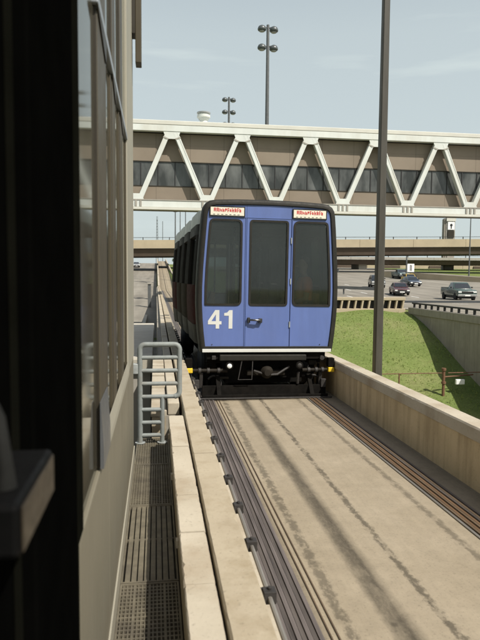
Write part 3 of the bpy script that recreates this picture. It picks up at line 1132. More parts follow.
def make_end(xf, front):
    # black rubber surround
    o0, o1, o2, o3, o4 = outline(0), outline(0.012), outline(0.034), outline(0.078), outline(0.092)
    mb = MB()
    rgs = [[(p[0], yy, p[1]) for p in o] for o, yy in ((o0, 0.22), (o0, 0.05), (o1, 0.015), (o2, 0.0), (o3, 0.002), (o4, 0.03), (o4, 0.22))]
    mb.loft(rgs + [rgs[0]], cap=False)
    xmb(mb, xf).build('end_surround', 'black_rubber', train, smooth=True)
    base = outline(0.084)
    zb = 0.772
    win_o = outline(0.130)
    wz0, wz1 = 1.425, 2.715
    wl_ = round_poly(rclip(win_o, None, -0.425, wz0, wz1), 0.085)
    wr_ = round_poly(rclip(win_o, 0.375, None, wz0, wz1), 0.085)
    wc_ = round_poly([(-0.305, wz0), (0.290, wz0), (0.290, wz1), (-0.305, wz1)], 0.05)
    holes = {'l': wl_, 'r': wr_, 'c': wc_}
    p_l = plate('front_panel', 'train_blue', train, rclip(base, None, -0.358, zb, None), [wl_], 0.022, 0.05, xf)
    p_r = plate('front_panel', 'train_blue', train, rclip(base, 0.340, None, zb, None), [wr_], 0.022, 0.05, xf)
    plate('header_panel', 'train_blue', train, rclip(base, -0.355, 0.337, 2.752, None), [], 0.022, 0.05, xf)
    door = plate('front_door', 'train_blue', train, [(-0.352, zb), (0.334, zb), (0.334, 2.746), (-0.352, 2.746)], [wc_], 0.020, 0.055, xf)
    for key in 'lrc':
        par = door if key == 'c' else (p_l if key == 'l' else p_r)
        h = holes[key]
        g = MB()
        ring(g, offset_poly(h, -0.006), offset_poly(h, 0.026), 0.012, 0.052)
        xmb(g, xf).build('gasket', 'black_rubber', par, smooth=False)
        g = MB().prism(offset_poly(h, 0.02), 0.030, 0.036, 'Y')
        xmb(g, xf).build('window', 'train_glass' if front else 'rear_glass', par)
    xmb(MB().box(-1.008, 1.008, -0.014, -0.0015, 0.714, 0.765), xf).build('skirt_strip', 'white_paint', train, bevel=0.004)
    # raised bead round the door opening
    g = MB()
    g.box(-0.372, -0.362, 0.012, 0.0218, 0.80, 2.743)
    g.box(0.346, 0.356, 0.012, 0.0218, 0.80, 2.743)
    g.box(-0.89, 0.88, 0.014, 0.0218, 2.746, 2.7515)
    xmb(g, xf).build('door_bead', 'train_blue', train)
    if not front:
        return
    # destination boxes
    for x0, x1 in ((-0.912, -0.402), (0.360, 0.875)):
        b0 = MB().box(x0, x1, 0.004, 0.0215, 2.766, 2.892).build('destination_sign', 'sign_cream', train, bevel=0.006)
        fr = MB()
        ring(fr, [(x0 - 0.012, 2.755), (x1 + 0.012, 2.755), (x1 + 0.012, 2.903), (x0 - 0.012, 2.903)],
             [(x0, 2.766), (x1, 2.766), (x1, 2.892), (x0, 2.892)], 0.002, 0.0215)
        fr.build('frame', 'black_rubber', b0)
        rnd_ = random.Random(5)
        st = MB()
        x = x0 + 0.05
        while x < x1 - 0.06:
            w_ = rnd_.uniform(0.022, 0.038)
            zt = rnd_.uniform(2.868, 2.880)
            zb_ = rnd_.uniform(2.818, 2.826)
            k_ = rnd_.randint(0, 3)
            st.box(x, x + 0.012, 0.0025, 0.0038, zb_, zt)
            if k_ != 1:
                st.box(x + 0.0125, x + w_, 0.0025, 0.0038, zt - 0.012, zt)
            if k_ != 2:
                st.box(x + 0.0125, x + w_, 0.0025, 0.0038, zb_ + 0.018, zb_ + 0.031)
            if k_ != 3:
                st.box(x + w_ - 0.012, x + w_, 0.0022, 0.0036, zb_, zt - 0.013)
            x += w_ + 0.009
        st.build('sign_text', 'sign_red', b0)
        ln = MB()
        for q in range(7):
            xa = x0 + 0.04 + q * (x1 - x0 - 0.08) / 7
            ln.box(xa, xa + 0.03, 0.0025, 0.0038, 2.778, 2.786)
        ln.build('sign_dashes', 'trim', b0)
    # fleet number 41
    n4 = [(0.118, 0.0), (0.118, 0.063), (0.0, 0.063), (0.0, 0.115), (0.108, 0.280), (0.172, 0.280), (0.172, 0.112), (0.206, 0.112), (0.206, 0.063), (0.172, 0.063), (0.172, 0.0)]
    n4h = [(0.052, 0.112), (0.119, 0.112), (0.119, 0.216)]
    n1 = [(0.070, 0.0), (0.070, 0.195), (0.0, 0.195), (0.0, 0.235), (0.045, 0.243), (0.078, 0.280), (0.128, 0.280), (0.128, 0.0)]
    ox, oz = -0.925, 1.072
    plate('fleet_number', 'white_paint', train, [(ox + a, oz + b) for a, b in n4], [[(ox + a, oz + b) for a, b in n4h]], 0.0185, 0.0215, xf)
    plate('fleet_number', 'white_paint', train, [(ox + 0.245 + a, oz + b) for a, b in n1], [], 0.0185, 0.0215, xf)
    # handle
    hd = MB().tube([(-0.30, -0.012, 1.205), (-0.27, -0.040, 1.210), (-0.17, -0.045, 1.205), (-0.13, -0.03, 1.20)], [0.013, 0.015, 0.017, 0.014], 12).build('door_handle', 'chrome', train, smooth=True)
    MB().box(-0.325, -0.285, -0.02, 0.0195, 1.165, 1.245).build('handle_base', 'trim', hd, bevel=0.006)
    MB().box(-0.155, -0.10, -0.035, 0.0195, 1.165, 1.232).build('handle_base', 'trim', hd, bevel=0.008)
    for z in (2.42, 1.80, 1.14):
        MB().lathe([(0.0001, -0.045), (0.011, -0.045), (0.011, 0.045), (0.0001, 0.045)], (0.337, 0.014, z), 10).build('hinge', 'galvanised', train, smooth=True)
    for x in (-0.86, 0.83):
        MB().lathe([(0.0001, 0), (0.008, 0), (0.006, 0.006), (0.0001, 0.006)], (x, 0.015, 0.83), 8, 'Y').build('rivet', 'chrome', train)


make_end(lambda v: v, True)
make_end(lambda v: Vector((-v.x, TL - v.y, v.z)), False)


def side_band(mb, s, z0, z1, y0, y1, off0, off1, nz_=8, round_y=0.0):
    """solid strip on side s (-1/1) following the barrel profile, outer face at half_w + off"""
    ysn = [y0, y0 + round_y * 0.3, y0 + round_y, y1 - round_y, y1 - round_y * 0.3, y1] if round_y else [y0, y1]
    dro = [0.085, 0.028, 0, 0, 0.028, 0.085] if round_y else [0, 0]
    rgs = []
    for yy, dr in zip(ysn, dro):
        rg = []
        for i in range(nz_ + 1):
            z = z0 + (z1 - z0) * i / nz_
            rg.append((s * (half_w(z) + off1 - dr), yy, z))
        for i in range(nz_, -1, -1):
            z = z0 + (z1 - z0) * i / nz_
            rg.append((s * (half_w(z) + off0), yy, z))
        rgs.append(rg)
    mb.loft(rgs)


segs_y = [(0.34, 1.78), (1.96, 3.18), (3.34, 4.56), (4.74, 6.18)]
for s in (-1, 1):
    mb = MB()
    side_band(mb, s, 0.74, 1.44, 0.221, TL - 0.221, -0.19, -0.105)
    side_band(mb, s, 2.52, 2.70, 0.221, TL - 0.221, -0.19, -0.105, 3)
    cuts = [0.221] + [v_ for ab in segs_y for v_ in ab] + [TL - 0.221]
    for i in range(0, len(cuts), 2):
        side_band(mb, s, 1.442, 2.518, cuts[i] - (0.05 if i else 0), cuts[i + 1] + (0.05 if i + 2 < len(cuts) else 0), -0.19, -0.105)
    mb.build('side_wall', 'side_dark', train, smooth=True)
    for k, (y0, y1) in enumerate(segs_y):
        mb = MB()
        side_band(mb, s, 0.80, 1.10, y0, y1, -0.104, 0.024, 4, 0.24)
        lo = mb.build('side_panel', 'side_dark', train, smooth=True)
        mb = MB()
        side_band(mb, s, 1.103, 1.72, y0, y1, -0.104, 0.022, 6, 0.24)
        mb.build('colour_band', ['side_maroon', 'side_tan', 'side_tan', 'side_maroon'][k], lo, smooth=True)
        fr = MB()
        side_band(fr, s, 2.50, 2.66, y0, y1, -0.104, 0.024, 3, 0.24)
        side_band(fr, s, 1.723, 2.497, y0, y0 + 0.13, -0.104, 0.024, 6, 0.06)
        side_band(fr, s, 1.723, 2.497, y1 - 0.13, y1, -0.104, 0.024, 6, 0.06)
        fo = fr.build('window_surround', 'side_dark', train, smooth=True)
        gl = MB()
        side_band(gl, s, 1.724, 2.498, y0 + 0.131, y1 - 0.131, -0.05, -0.043, 6)
        gl.build('window', 'side_glass', fo, smooth=True)
# roof
ro = rclip(outline(0.075), None, None, 2.705, None)
MB().loft([[(p[0], yy, p[1]) for p in ro] for yy in (0.222, TL - 0.222)]).build('roof', 'roof_grey', train, bevel=0.0)
for y0, y1 in segs_y:
    for s in (-1, 1):
        mb = MB()
        side_band(mb, s, 2.665, 2.87, y0 + 0.03, y1 - 0.03, -0.054, 0.022, 5, 0.16)
        mb.build('roof_fairing', 'roof_grey', train, smooth=True)
# floor, interior
MB().box(-0.90, 0.90, 0.06, TL - 0.06, 0.72, 0.86).build('floor_pan', 'underframe_dark', train)
MB().box(-0.84, 0.84, 0.25, TL - 0.25, 0.861, 0.872).build('floor_mat', 'interior_grey', train)
for s in (-1, 1):
    st_ = MB()
    st_.box(min(s * 0.45, s * 0.86), max(s * 0.45, s * 0.86), 0.22, 2.5, 1.22, 1.30)
    st_.box(min(s * 0.45, s * 0.86), max(s * 0.45, s * 0.86), 4.0, 6.0, 1.22, 1.30)
    st_.box(min(s * 0.80, s * 0.87), max(s * 0.80, s * 0.87), 0.22, 2.5, 1.301, 1.62)
    st_.box(min(s * 0.80, s * 0.87), max(s * 0.80, s * 0.87), 4.0, 6.0, 1.301, 1.62)
    st_.build('bench_seat', 'seat_orange', train, bevel=0.02)
for x, y in ((-0.35, 1.2), (0.38, 2.6), (-0.38, 3.6), (0.36, 5.0)):
    MB().tube([(x, y, 0.873), (x, y, 2.9)], 0.018, 10).build('grab_pole', 'chrome', train, smooth=True)
# under-frame
MB().box(-0.745, 0.605, -0.045, 0.03, 0.588, 0.678).build('bumper', 'black_rubber', train, bevel=0.012)
MB().box(-0.93, 0.93, 0.04, 0.20, 0.60, 0.706).build('buffer_beam', 'underframe_dark', train, bevel=0.006)
MB().box(-0.62, 0.62, 0.25, TL - 0.3, 0.20, 0.70).build('equipment_box', 'underframe_dark', train, bevel=0.01)
MB().box(-1.0, 0.95, -0.10, -0.06, 0.022, 0.075).build('pilot_shade_plate', 'underframe_dark', train, bevel=0.004)
MB().box(-1.0, 0.95, 0.02, 0.05, 0.03, 0.20).build('pilot_shade_plate', 'underframe_dark', train, bevel=0.006)  # second plate added to shade the deck under the nose
MB().tube([(-1.06, -0.135, 0.030), (1.0, -0.135, 0.030)], 0.012, 8).build('pilot_bar', 'clip_dark', train)
for y in (1.15, 5.3):
    for x in (-0.80, 0.80):
        wb = MB().lathe([(0.16, -0.13), (0.36, -0.13), (0.40, -0.09), (0.405, 0.0), (0.40, 0.09), (0.36, 0.13), (0.16, 0.13)], (x, y, 0.41), 32, 'X').build('wheel', 'tyre', train, smooth=True)
        MB().lathe([(0.0001, -0.10), (0.158, -0.10), (0.158, 0.10), (0.0001, 0.10)], (x, y, 0.41), 20, 'X').build('rim', 'galvanised', wb, smooth=True)
# axle yoke with vertical wheel discs, seen under the front beam
for x, sg in ((-0.80, -1), (0.79, 1)):
    yk = MB()
    yk.bar((x, 0.30, 0.12), (x, 0.30, 0.58), 0.07, 0.09)
    yk.bar((x, 0.30, 0.34), (x - sg * 0.35, 0.32, 0.36), 0.08, 0.07)
    yk.bar((x + sg * 0.10, 0.26, 0.10), (x + sg * 0.10, 0.26, 0.50), 0.035, 0.05)
    yk.box(x - 0.11, x + 0.11, 0.2, 0.34, 0.52, 0.60)
    yk.build('axle_yoke', 'underframe_dark', train, bevel=0.006)
    rg = MB()
    pts_ = [(x + 0.11 * math.cos(a), 0.19, 0.19 + 0.135 * math.sin(a)) for a in [i * math.pi / 8 - math.pi * 0.95 for i in range(15)]]
    rg.tube(pts_, 0.016, 8)
    rg.build('hose', 'clip_dark', train, smooth=True)
# guide arms with yellow rollers
for sg, xa, xb in ((-1, -0.62, -1.145), (1, 0.56, 0.965)):
    ga = MB().tube([(xa, 0.02, 0.43), (xb, 0.02, 0.435)], [0.030, 0.026], 12).build('guide_arm', 'side_dark', train, smooth=True)
    for q in (0.25, 0.55, 0.8):
        xc = xa + (xb - xa) * q
        MB().lathe([(0.0001, -0.02), (0.042, -0.02), (0.042, 0.02), (0.0001, 0.02)], (xc, 0.02, 0.432), 12, 'X').build('arm_collar', 'clip_dark', ga, smooth=True)
    x0, x1 = (-1.262, -1.15) if sg < 0 else (0.968, 1.068)
    MB().box(x0, x1, -0.03, 0.07, 0.40, 0.475).build('guide_roller', 'yellow', ga, bevel=0.012)
    MB().box((x0 + x1) / 2 - 0.05, (x0 + x1) / 2 + 0.05, -0.02, 0.09, 0.478, 0.62).build('collector_box', 'underframe_dark', ga, bevel=0.01)
    MB().bar((xa + (xb - xa) * 0.75, 0.05, 0.40), (xa + (xb - xa) * 0.75, 0.1, 0.16), 0.05, 0.05).build('collector_shoe', 'clip_dark', ga, bevel=0.006)
    kb = MB().box(xb - 0.06 * sg - 0.04, xb - 0.06 * sg + 0.04, 0.0, 0.08, 0.16, 0.29)
    kb.build('collector_shoe', 'clip_dark', ga, bevel=0.006)
for x in (-0.60, 0.49):
    hl = MB().lathe([(0.0001, 0.05), (0.045, 0.05), (0.058, 0.0), (0.058, -0.03), (0.050, -0.034), (0.0001, -0.040)], (x, -0.05, 0.515), 20, 'Y').build('headlight', 'underframe_dark', train, smooth=True)
    MB().lathe([(0.0001, -0.046), (0.024, -0.043), (0.036, -0.036), (0.036, -0.030), (0.0001, -0.03)], (x, -0.05, 0.515), 20, 'Y').build('lamp_lens', 'lens' if x < 0 else 'clip_dark', hl, smooth=True)
MB().lathe([(0.0001, 0.02), (0.035, 0.02), (0.035, -0.02), (0.0001, -0.022)], (0.865, -0.005, 0.625), 16, 'Y').build('marker_lamp', 'clip_dark', train, smooth=True)
MB().box(-0.86, -0.80, -0.01, 0.03, 0.60, 0.66).build('marker_lamp', 'clip_dark', train, bevel=0.006)
for x in (-0.75, 0.7):
    MB().bar((x, -0.08, 0.05), (x, 0.15, 0.34), 0.06, 0.05).build('pilot_bracket', 'underframe_dark', train)
# stirrup step, brake hoses and brackets
MB().tube([(-0.40, -0.02, 0.60), (-0.46, -0.05, 0.30), (-0.25, -0.05, 0.30), (-0.235, -0.02, 0.60)], 0.009, 8).build('step', 'clip_dark', train, smooth=True)
MB().tube([(-0.2, 0.05, 0.42), (0.0, 0.0, 0.36), (0.16, 0.0, 0.37), (0.36, 0.06, 0.48)], 0.018, 8).build('hose', 'clip_dark', train, smooth=True)
MB().box(-0.30, 0.30, 0.08, 0.22, 0.34, 0.42).build('coupler', 'side_dark', train, bevel=0.012)
MB().lathe([(0.0001, 0), (0.09, 0), (0.10, -0.05), (0.05, -0.12), (0.0001, -0.12)], (0.0, 0.08, 0.40), 16, 'Y').build('coupler', 'side_dark', train, smooth=True)
MB().tube([(0.49, -0.01, 0.40), (0.49, 0.02, 0.22)], 0.022, 8).build('hose', 'clip_dark', train)
rnd = random.Random(12)
for q in range(9):
    x = rnd.uniform(-0.75, 0.75)
    z = rnd.uniform(0.26, 0.52)
    MB().box(x, x + rnd.uniform(0.05, 0.16), rnd.uniform(0.12, 0.2), 0.245, z, z + rnd.uniform(0.03, 0.09)).build('equipment_box', rnd.choice(['underframe_dark', 'underframe_dark', 'clip_dark', 'side_dark']), train, bevel=0.005)


# ------------------------------------------------------------------ passenger seen through the right window
def skin_body(name, mat, parent, verts, edges, radii, root=0, sub=2):
    me = bpy.data.meshes.new(name)
    me.from_pydata(verts, edges, [])
    o = bpy.data.objects.new(name, me)
    C.objects.link(o)
    o.parent = parent
    sm = o.modifiers.new('skin', 'SKIN')
    sm.use_smooth_shade = True
    for i, r in enumerate(radii):
        me.skin_vertices[0].data[i].radius = (r, r)
    me.skin_vertices[0].data[root].use_root = True
    ss = o.modifiers.new('sub', 'SUBSURF')
    ss.levels = sub
    ss.render_levels = sub
    me.materials.append(MATS[mat])
    return o


def make_person():
    p = thing('person', 'passenger in an orange shirt sitting sideways behind the right front window of the train', 'person', (2.37, 9.46, 0.86), -math.pi / 2)
    V_, E_, R_ = [], [], []

    def chain(start, pts):
        prev = start
        for (x, y, z, r) in pts:
            V_.append((x, y, z))
            R_.append(r)
            if prev is not None:
                E_.append((prev, len(V_) - 1))
            prev = len(V_) - 1
        return prev
    pel = chain(None, [(0, 0, 0.50, 0.13)])
    chest = chain(pel, [(0, -0.005, 0.66, 0.125), (0, -0.01, 0.84, 0.135), (0, 0, 0.96, 0.10)])
    neck = chain(chest, [(0, -0.01, 1.03, 0.055), (0, -0.025, 1.09, 0.055)])
    chain(neck, [(0, -0.035, 1.16, 0.085), (0, -0.03, 1.24, 0.088), (0, -0.025, 1.30, 0.06)])
    for s in (-1, 1):
        wr = chain(chest, [(s * 0.13, 0, 0.95, 0.065), (s * 0.20, -0.01, 0.92, 0.06), (s * 0.22, -0.03, 0.66, 0.043), (s * 0.16, -0.24, 0.60, 0.034), (s * 0.15, -0.30, 0.595, 0.032)])
        for q in range(4):
            fx = s * (0.15 + (q - 1.5) * 0.019)
            chain(wr, [(fx, -0.355, 0.59, 0.010), (fx, -0.385 - 0.006 * (q % 3), 0.578, 0.009), (fx, -0.40, 0.556, 0.008)])
        chain(wr, [(s * 0.112, -0.325, 0.588, 0.011), (s * 0.10, -0.36, 0.575, 0.009)])
        chain(pel, [(s * 0.09, -0.04, 0.48, 0.095), (s * 0.11, -0.40, 0.50, 0.07), (s * 0.11, -0.42, 0.25, 0.055), (s * 0.11, -0.41, 0.07, 0.042), (s * 0.115, -0.52, 0.035, 0.035)])
    skin_body('body', 'skin', p, V_, E_, R_)
    # shirt
    V2 = [(0, 0, 0.52), (0, -0.005, 0.66), (0, -0.01, 0.84), (0, 0, 0.96), (0, -0.005, 1.0)]
    R2 = [0.15, 0.142, 0.152, 0.112, 0.075]
    E2 = [(0, 1), (1, 2), (2, 3), (3, 4)]
    for s in (-1, 1):
        i0 = len(V2)
        V2 += [(s * 0.13, 0, 0.95), (s * 0.20, -0.01, 0.92), (s * 0.215, -0.02, 0.74)]
        R2 += [0.078, 0.075, 0.062]
        E2 += [(3, i0), (i0, i0 + 1), (i0 + 1, i0 + 2)]
    skin_body('shirt', 'shirt_orange', p, V2, E2, R2)
    V3 = [(0, 0, 0.47)]
    R3 = [0.15]
    E3 = []
    for s in (-1, 1):
        i0 = len(V3)
        V3 += [(s * 0.09, -0.04, 0.48), (s * 0.11, -0.40, 0.50), (s * 0.11, -0.42, 0.25), (s * 0.11, -0.41, 0.10)]
        R3 += [0.11, 0.085, 0.07, 0.06]
        E3 += [(0, i0), (i0, i0 + 1), (i0 + 1, i0 + 2), (i0 + 2, i0 + 3)]
    skin_body('trousers', 'trousers', p, V3, E3, R3)
    V4 = [(0, 0.02, 1.19), (0, 0.012, 1.27), (0, -0.01, 1.325), (0, -0.055, 1.32)]
    skin_body('hair', 'hair', p, V4, [(0, 1), (1, 2), (2, 3)], [0.075, 0.082, 0.07, 0.05])
    # face
    for s in (-1, 1):
        MB().lathe([(0.0001, -0.012), (0.010, -0.006), (0.012, 0.0), (0.0001, 0.012)], (s * 0.032, -0.112, 1.215), 10, 'Y').build('eye', 'trim', p, smooth=True)
        MB().tube([(s * 0.083, -0.03, 1.23), (s * 0.094, -0.02, 1.215), (s * 0.085, -0.03, 1.185)], 0.012, 8).build('ear', 'skin', p, smooth=True)
    MB().tube([(0, -0.112, 1.215), (0, -0.135, 1.180), (0, -0.115, 1.172)], [0.009, 0.014, 0.010], 8).build('nose', 'skin', p, smooth=True)
    MB().tube([(-0.024, -0.106, 1.143), (0, -0.114, 1.141), (0.024, -0.106, 1.143)], 0.006, 8).build('mouth', 'side_maroon', p, smooth=True)
    return p


person = make_person()

# ------------------------------------------------------------------ skyway (truss footbridge)
SY = 40.0
SX0, SX1 = -14.5, 39.0
bt = thing('skyway_bridge', 'enclosed footbridge with white zigzag truss and brown panels crossing above the track', 'bridge', (12, 42, 0))
SOFF = SY + 0.62


def bb(name, mat, *b, bevel=0.0, parent=None):
    return MB().box(*b).build(name, mat, parent or bt, world=True, bevel=bevel)


bb('roof', 'bridge_roof', SX0, SX1, SY - 0.02, SY + 5.4, 12.19, 12.47, bevel=0.03)
bb('roof', 'bridge_white', SX0, SX1, SY + 0.3, SY + 5.0, 12.471, 12.55)
for yy, lo in ((SY, 6.64), (SY + 4.9, 6.95)):
    bb('top_chord', 'bridge_white', SX0, SX1, yy, yy + 0.42, 11.74, 12.18, bevel=0.02)
    bb('bottom_chord', 'bridge_white', SX0, SX1, yy, yy + 0.42, lo, 7.06, bevel=0.02)
    bb('chord_flange', 'grey_concrete', SX0, SX1, yy - 0.03, yy + 0.45, 7.065, 7.13)
    if yy == SY:
        bb('chord_flange', 'bridge_roof', SX0, SX1, yy - 0.05, yy + 0.47, 6.49, 6.635)
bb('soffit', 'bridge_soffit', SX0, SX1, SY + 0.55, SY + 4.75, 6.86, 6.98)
# enclosure walls
for yy, s in ((SOFF, 1), (SY + 4.65, -1)):
    bb('wall_panel', 'bridge_panel', SX0, SX1, yy, yy + 0.12, 10.95, 11.72)
    bb('wall_panel', 'bridge_panel', SX0, SX1, yy - 0.004, yy + 0.12, 9.83, 10.945)
    bb('wall_panel', 'bridge_panel', SX0, SX1, yy - 0.004, yy + 0.12, 7.15, 8.06)
    bb('window_rail', 'cladding_dark', SX0, SX1, yy - 0.03, yy + 0.12, 9.77, 9.826)
    bb('window_rail', 'cladding_dark', SX0, SX1, yy - 0.03, yy + 0.12, 8.064, 8.12)
    k = 0
    x = SX0
    wd = 1.125
    while x < SX1 - 0.5:
        if s == 1:
            g = MB().box(x + 0.03, x + wd - 0.03, yy + 0.03, yy + 0.05, 8.122, 9.768).build('window', 'bridge_glass', bt, world=True)
            MB().box(x - 0.028, x + 0.028, yy - 0.012, yy + 0.09, 8.122, 9.768).build('mullion', 'trim', g, world=True)
        x += wd
        k += 1
    if s == -1:
        bb('window', 'bridge_glass', SX0, SX1, yy + 0.03, yy + 0.05, 8.122, 9.768)
bb('walkway_floor', 'interior_grey', SX0, SX1, SOFF + 0.13, SY + 4.64, 7.10, 7.14)
bb('ceiling', 'interior_grey', SX0, SX1, SOFF + 0.13, SY + 4.64, 11.0, 11.04)
# truss diagonals, front and back
AX = [1.02 + 4.636 * k for k in range(-3, 9)]
for yy in (SY, SY + 4.9):
    for ax in AX:
        for sg in (-1, 1):
            bx = ax + sg * 2.318
            a = Vector((ax + sg * 0.22, yy + 0.21, 11.72))
            b = Vector((bx - sg * 0.24, yy + 0.21, 7.14))
            mb = MB().bar(a, b, 0.32, 0.34, up=(0, 1, 0))
            dg = mb.build('diagonal', 'bridge_white', bt, world=True, bevel=0.015)
            d = (b - a).normalized()
            nrm = Vector((d.z, 0, -d.x))
            rb = MB()
            if yy == SY:
                off = Vector((0, -0.176, 0))
                for q in (-0.11, 0.11):
                    rb.bar(a + nrm * q + off, b + nrm * q + off, 0.06, 0.02, up=(0, 1, 0))
                rb.build('rib', 'bridge_white', dg, world=True)
                cl = MB()
                pc = a + d * 0.45
                cl.bar(pc - nrm * 0.185, pc + nrm * 0.185, 0.09, 0.40, up=(0, 1, 0))
                cl.build('splice_collar', 'grey_concrete', dg, world=True)
        if yy == SY:
            MB().prism([(ax - 0.55, 11.735), (ax + 0.55, 11.735), (ax + 0.38, 11.25), (ax - 0.38, 11.25)], yy + 0.03, yy + 0.06).build('gusset_plate', 'bridge_white', bt, world=True)
            bx = ax + 2.318
            MB().prism([(bx - 0.5, 7.14), (bx + 0.5, 7.14), (bx + 0.32, 7.5), (bx - 0.32, 7.5)], yy + 0.02, yy + 0.05).build('gusset_plate', 'bridge_white', bt, world=True)
            st = MB()
            for q in (-0.36, -0.06, 0.24):
                st.box(bx + q, bx + q + 0.12, yy - 0.05, yy - 0.004, 6.66, 7.05)
            st.build('stiffener', 'grey_concrete', bt, world=True)
for x in (-12.5, 36.5):
    bb('pier', 'grey_concrete', x - 0.8, x + 0.8, SY + 1.2, SY + 4.2, -4.5, 6.85, bevel=0.05)

# final level of every chord and band
ZM = [(-6.0, -6.0), (5.0, 5.0), (6.49, 6.217), (6.64, 6.377), (7.06, 6.795), (8.09, 7.82), (9.80, 9.416), (11.72, 11.24), (12.18, 11.665), (12.47, 11.95), (13, 12.48)]
for o in bt.children_recursive:
    for v_ in o.data.vertices:
        z = v_.co.z
        for (a, a2), (b, b2) in zip(ZM, ZM[1:]):
            if a <= z <= b:
                v_.co.z = a2 + (b2 - a2) * (z - a) / (b - a)
                break

# roof turbine vent
vt = thing('roof_vent', 'white round ventilator on the footbridge roof', 'vent', (3.16, 41.0, 12.02))
MB().lathe([(0.0001, 0), (0.26, 0), (0.26, 0.28), (0.30, 0.32), (0.0001, 0.32)], (0, 0, 0), 20).build('base', 'bridge_white', vt, smooth=True)
MB().lathe([(0.0001, 0.321), (0.34, 0.321), (0.36, 0.40), (0.44, 0.45), (0.44, 0.60), (0.37, 0.64), (0.37, 0.69), (0.0001, 0.69)], (0, 0, 0), 24).build('drum', 'bridge_white', vt, smooth=True)
MB().lathe([(0.0001, 0.691), (0.44, 0.691), (0.46, 0.72), (0.46, 0.79), (0.38, 0.80), (0.36, 0.74), (0.0001, 0.74)], (0, 0, 0), 24).build('cap', 'paint_silver', vt, smooth=True)


# ------------------------------------------------------------------ lamp masts and poles
def mast(loc, height, rows, label):
    base_z = terrain_z(loc[0], loc[1])
    t_ = thing('light_mast', label, 'lamp mast', (loc[0], loc[1], base_z), 0.3, 'tall floodlight masts')
    H = height - base_z
    MB().tube([(0, 0, 0), (0, 0, H * 0.5), (0, 0, H)], [0.26, 0.21, 0.14], 12).build('pole', 'mast_grey', t_, smooth=True)
    MB().lathe([(0.0001, 0), (0.5, 0), (0.5, 0.4), (0.0001, 0.4)], (0, 0, -0.1), 16).build('footing', 'grey_concrete', t_)
    for i in range(rows):
        z = H - 0.28 - i * 1.78
        MB().tube([(-0.55, 0, z), (0.55, 0, z)], 0.06, 8).build('cross_arm', 'mast_grey', t_)
        for sx in (-1, 1):
            for sy in (0,):
                fx, fy = sx * 0.60, -0.12 * sx
                lamp = MB().lathe([(0.0001, 0.20), (0.16, 0.18), (0.33, 0.08), (0.42, -0.10), (0.43, -0.22), (0.39, -0.30), (0.28, -0.36), (0.0001, -0.38)], (fx, fy, z), 18).build('floodlight', 'lamp_dark', t_, smooth=True)
                MB().lathe([(0.0001, -0.385), (0.27, -0.365), (0.27, -0.40), (0.0001, -0.42)], (fx, fy, z), 16).build('lamp_lens', 'galvanised', lamp, smooth=True)
                MB().tube([(0, 0, z), (fx * 0.6, fy * 0.6, z + 0.1), (fx, fy, z + 0.22)], 0.035, 8).build('lamp_arm', 'mast_grey', lamp)
    return t_


mast((10.925, 60.0), 26.6, 2, 'taller floodlight mast with two tiers of dark round lamps above the footbridge')
mast((10.665, 90.0), 28.3, 3, 'shorter looking floodlight mast beside the white roof ventilator with three tiers of lamps')

pt = thing('lamp_pole', 'tall bronze lamp pole on the grass right of the train, rising out of the picture', 'lamp pole', (4.98, 13.0, terrain_z(4.98, 13)))
pz = terrain_z(4.83, 13)
mb = MB()
mb.loft([[(sx * r, sy * r, z) for sx, sy in ((-1, -0.72), (-0.72, -1), (0.72, -1), (1, -0.72), (1, 0.72), (0.72, 1), (-0.72, 1), (-1, 0.72))]
         for r, z in ((0.096, 0.0), (0.090, 5.0), (0.076, 10.5), (0.066, 15.0))])
mb.build('pole', 'pole_bronze', pt)
MB().lathe([(0.0001, 0), (0.30, 0), (0.30, 0.55), (0.26, 0.6), (0.0001, 0.6)], (0, 0, -0.15), 20).build('footing', 'grey_concrete', pt)
MB().box(-0.17, 0.17, -0.17, 0.17, 0.452, 0.48).build('base_plate', 'pole_bronze', pt, bevel=0.004)
MB().bar((0, 0, 14.9), (1.2, 0, 15.1), 0.09, 0.09).build('arm', 'pole_bronze', pt)
MB().box(0.9, 1.7, -0.2, 0.2, 15.15, 15.35).build('lamp_head', 'pole_bronze', pt, bevel=0.03)

# ------------------------------------------------------------------ grass side: retaining wall, railing, balustrade, pipe gate
rt = thing('retaining_wall', 'grey concrete retaining wall beside the grass slope on the right', 'wall', (13.2, 20, -3.2))
mb = MB()
for i in range(12):
    y0 = 0.6 + i * 2.42
    mb.box(13.02, 13.38, y0, y0 + 2.405, -4.6, 0.02)
mb.build('wall_body', 'retaining', rt, world=True, bevel=0.012)
mb = MB()
for i in range(12):
    y0 = 0.6 + i * 2.42
    mb.box(12.95, 13.44, y0, y0 + 2.41, 0.022, 0.36)
mb.build('coping', 'retaining', rt, world=True, bevel=0.02)
rl = thing('guard_railing', 'dark steel railing with short posts on top of the retaining wall', 'railing', (13.2, 20, 0.36))
MB().box(13.13, 13.27, 0.8, 29.6, 0.54, 0.61).build('top_rail', 'trim', rl, world=True)
for i in range(44):
    y = 1.0 + i * 0.66
    MB().box(13.16, 13.24, y, y + 0.10, 0.36, 0.538).build('post', 'trim', rl, world=True)

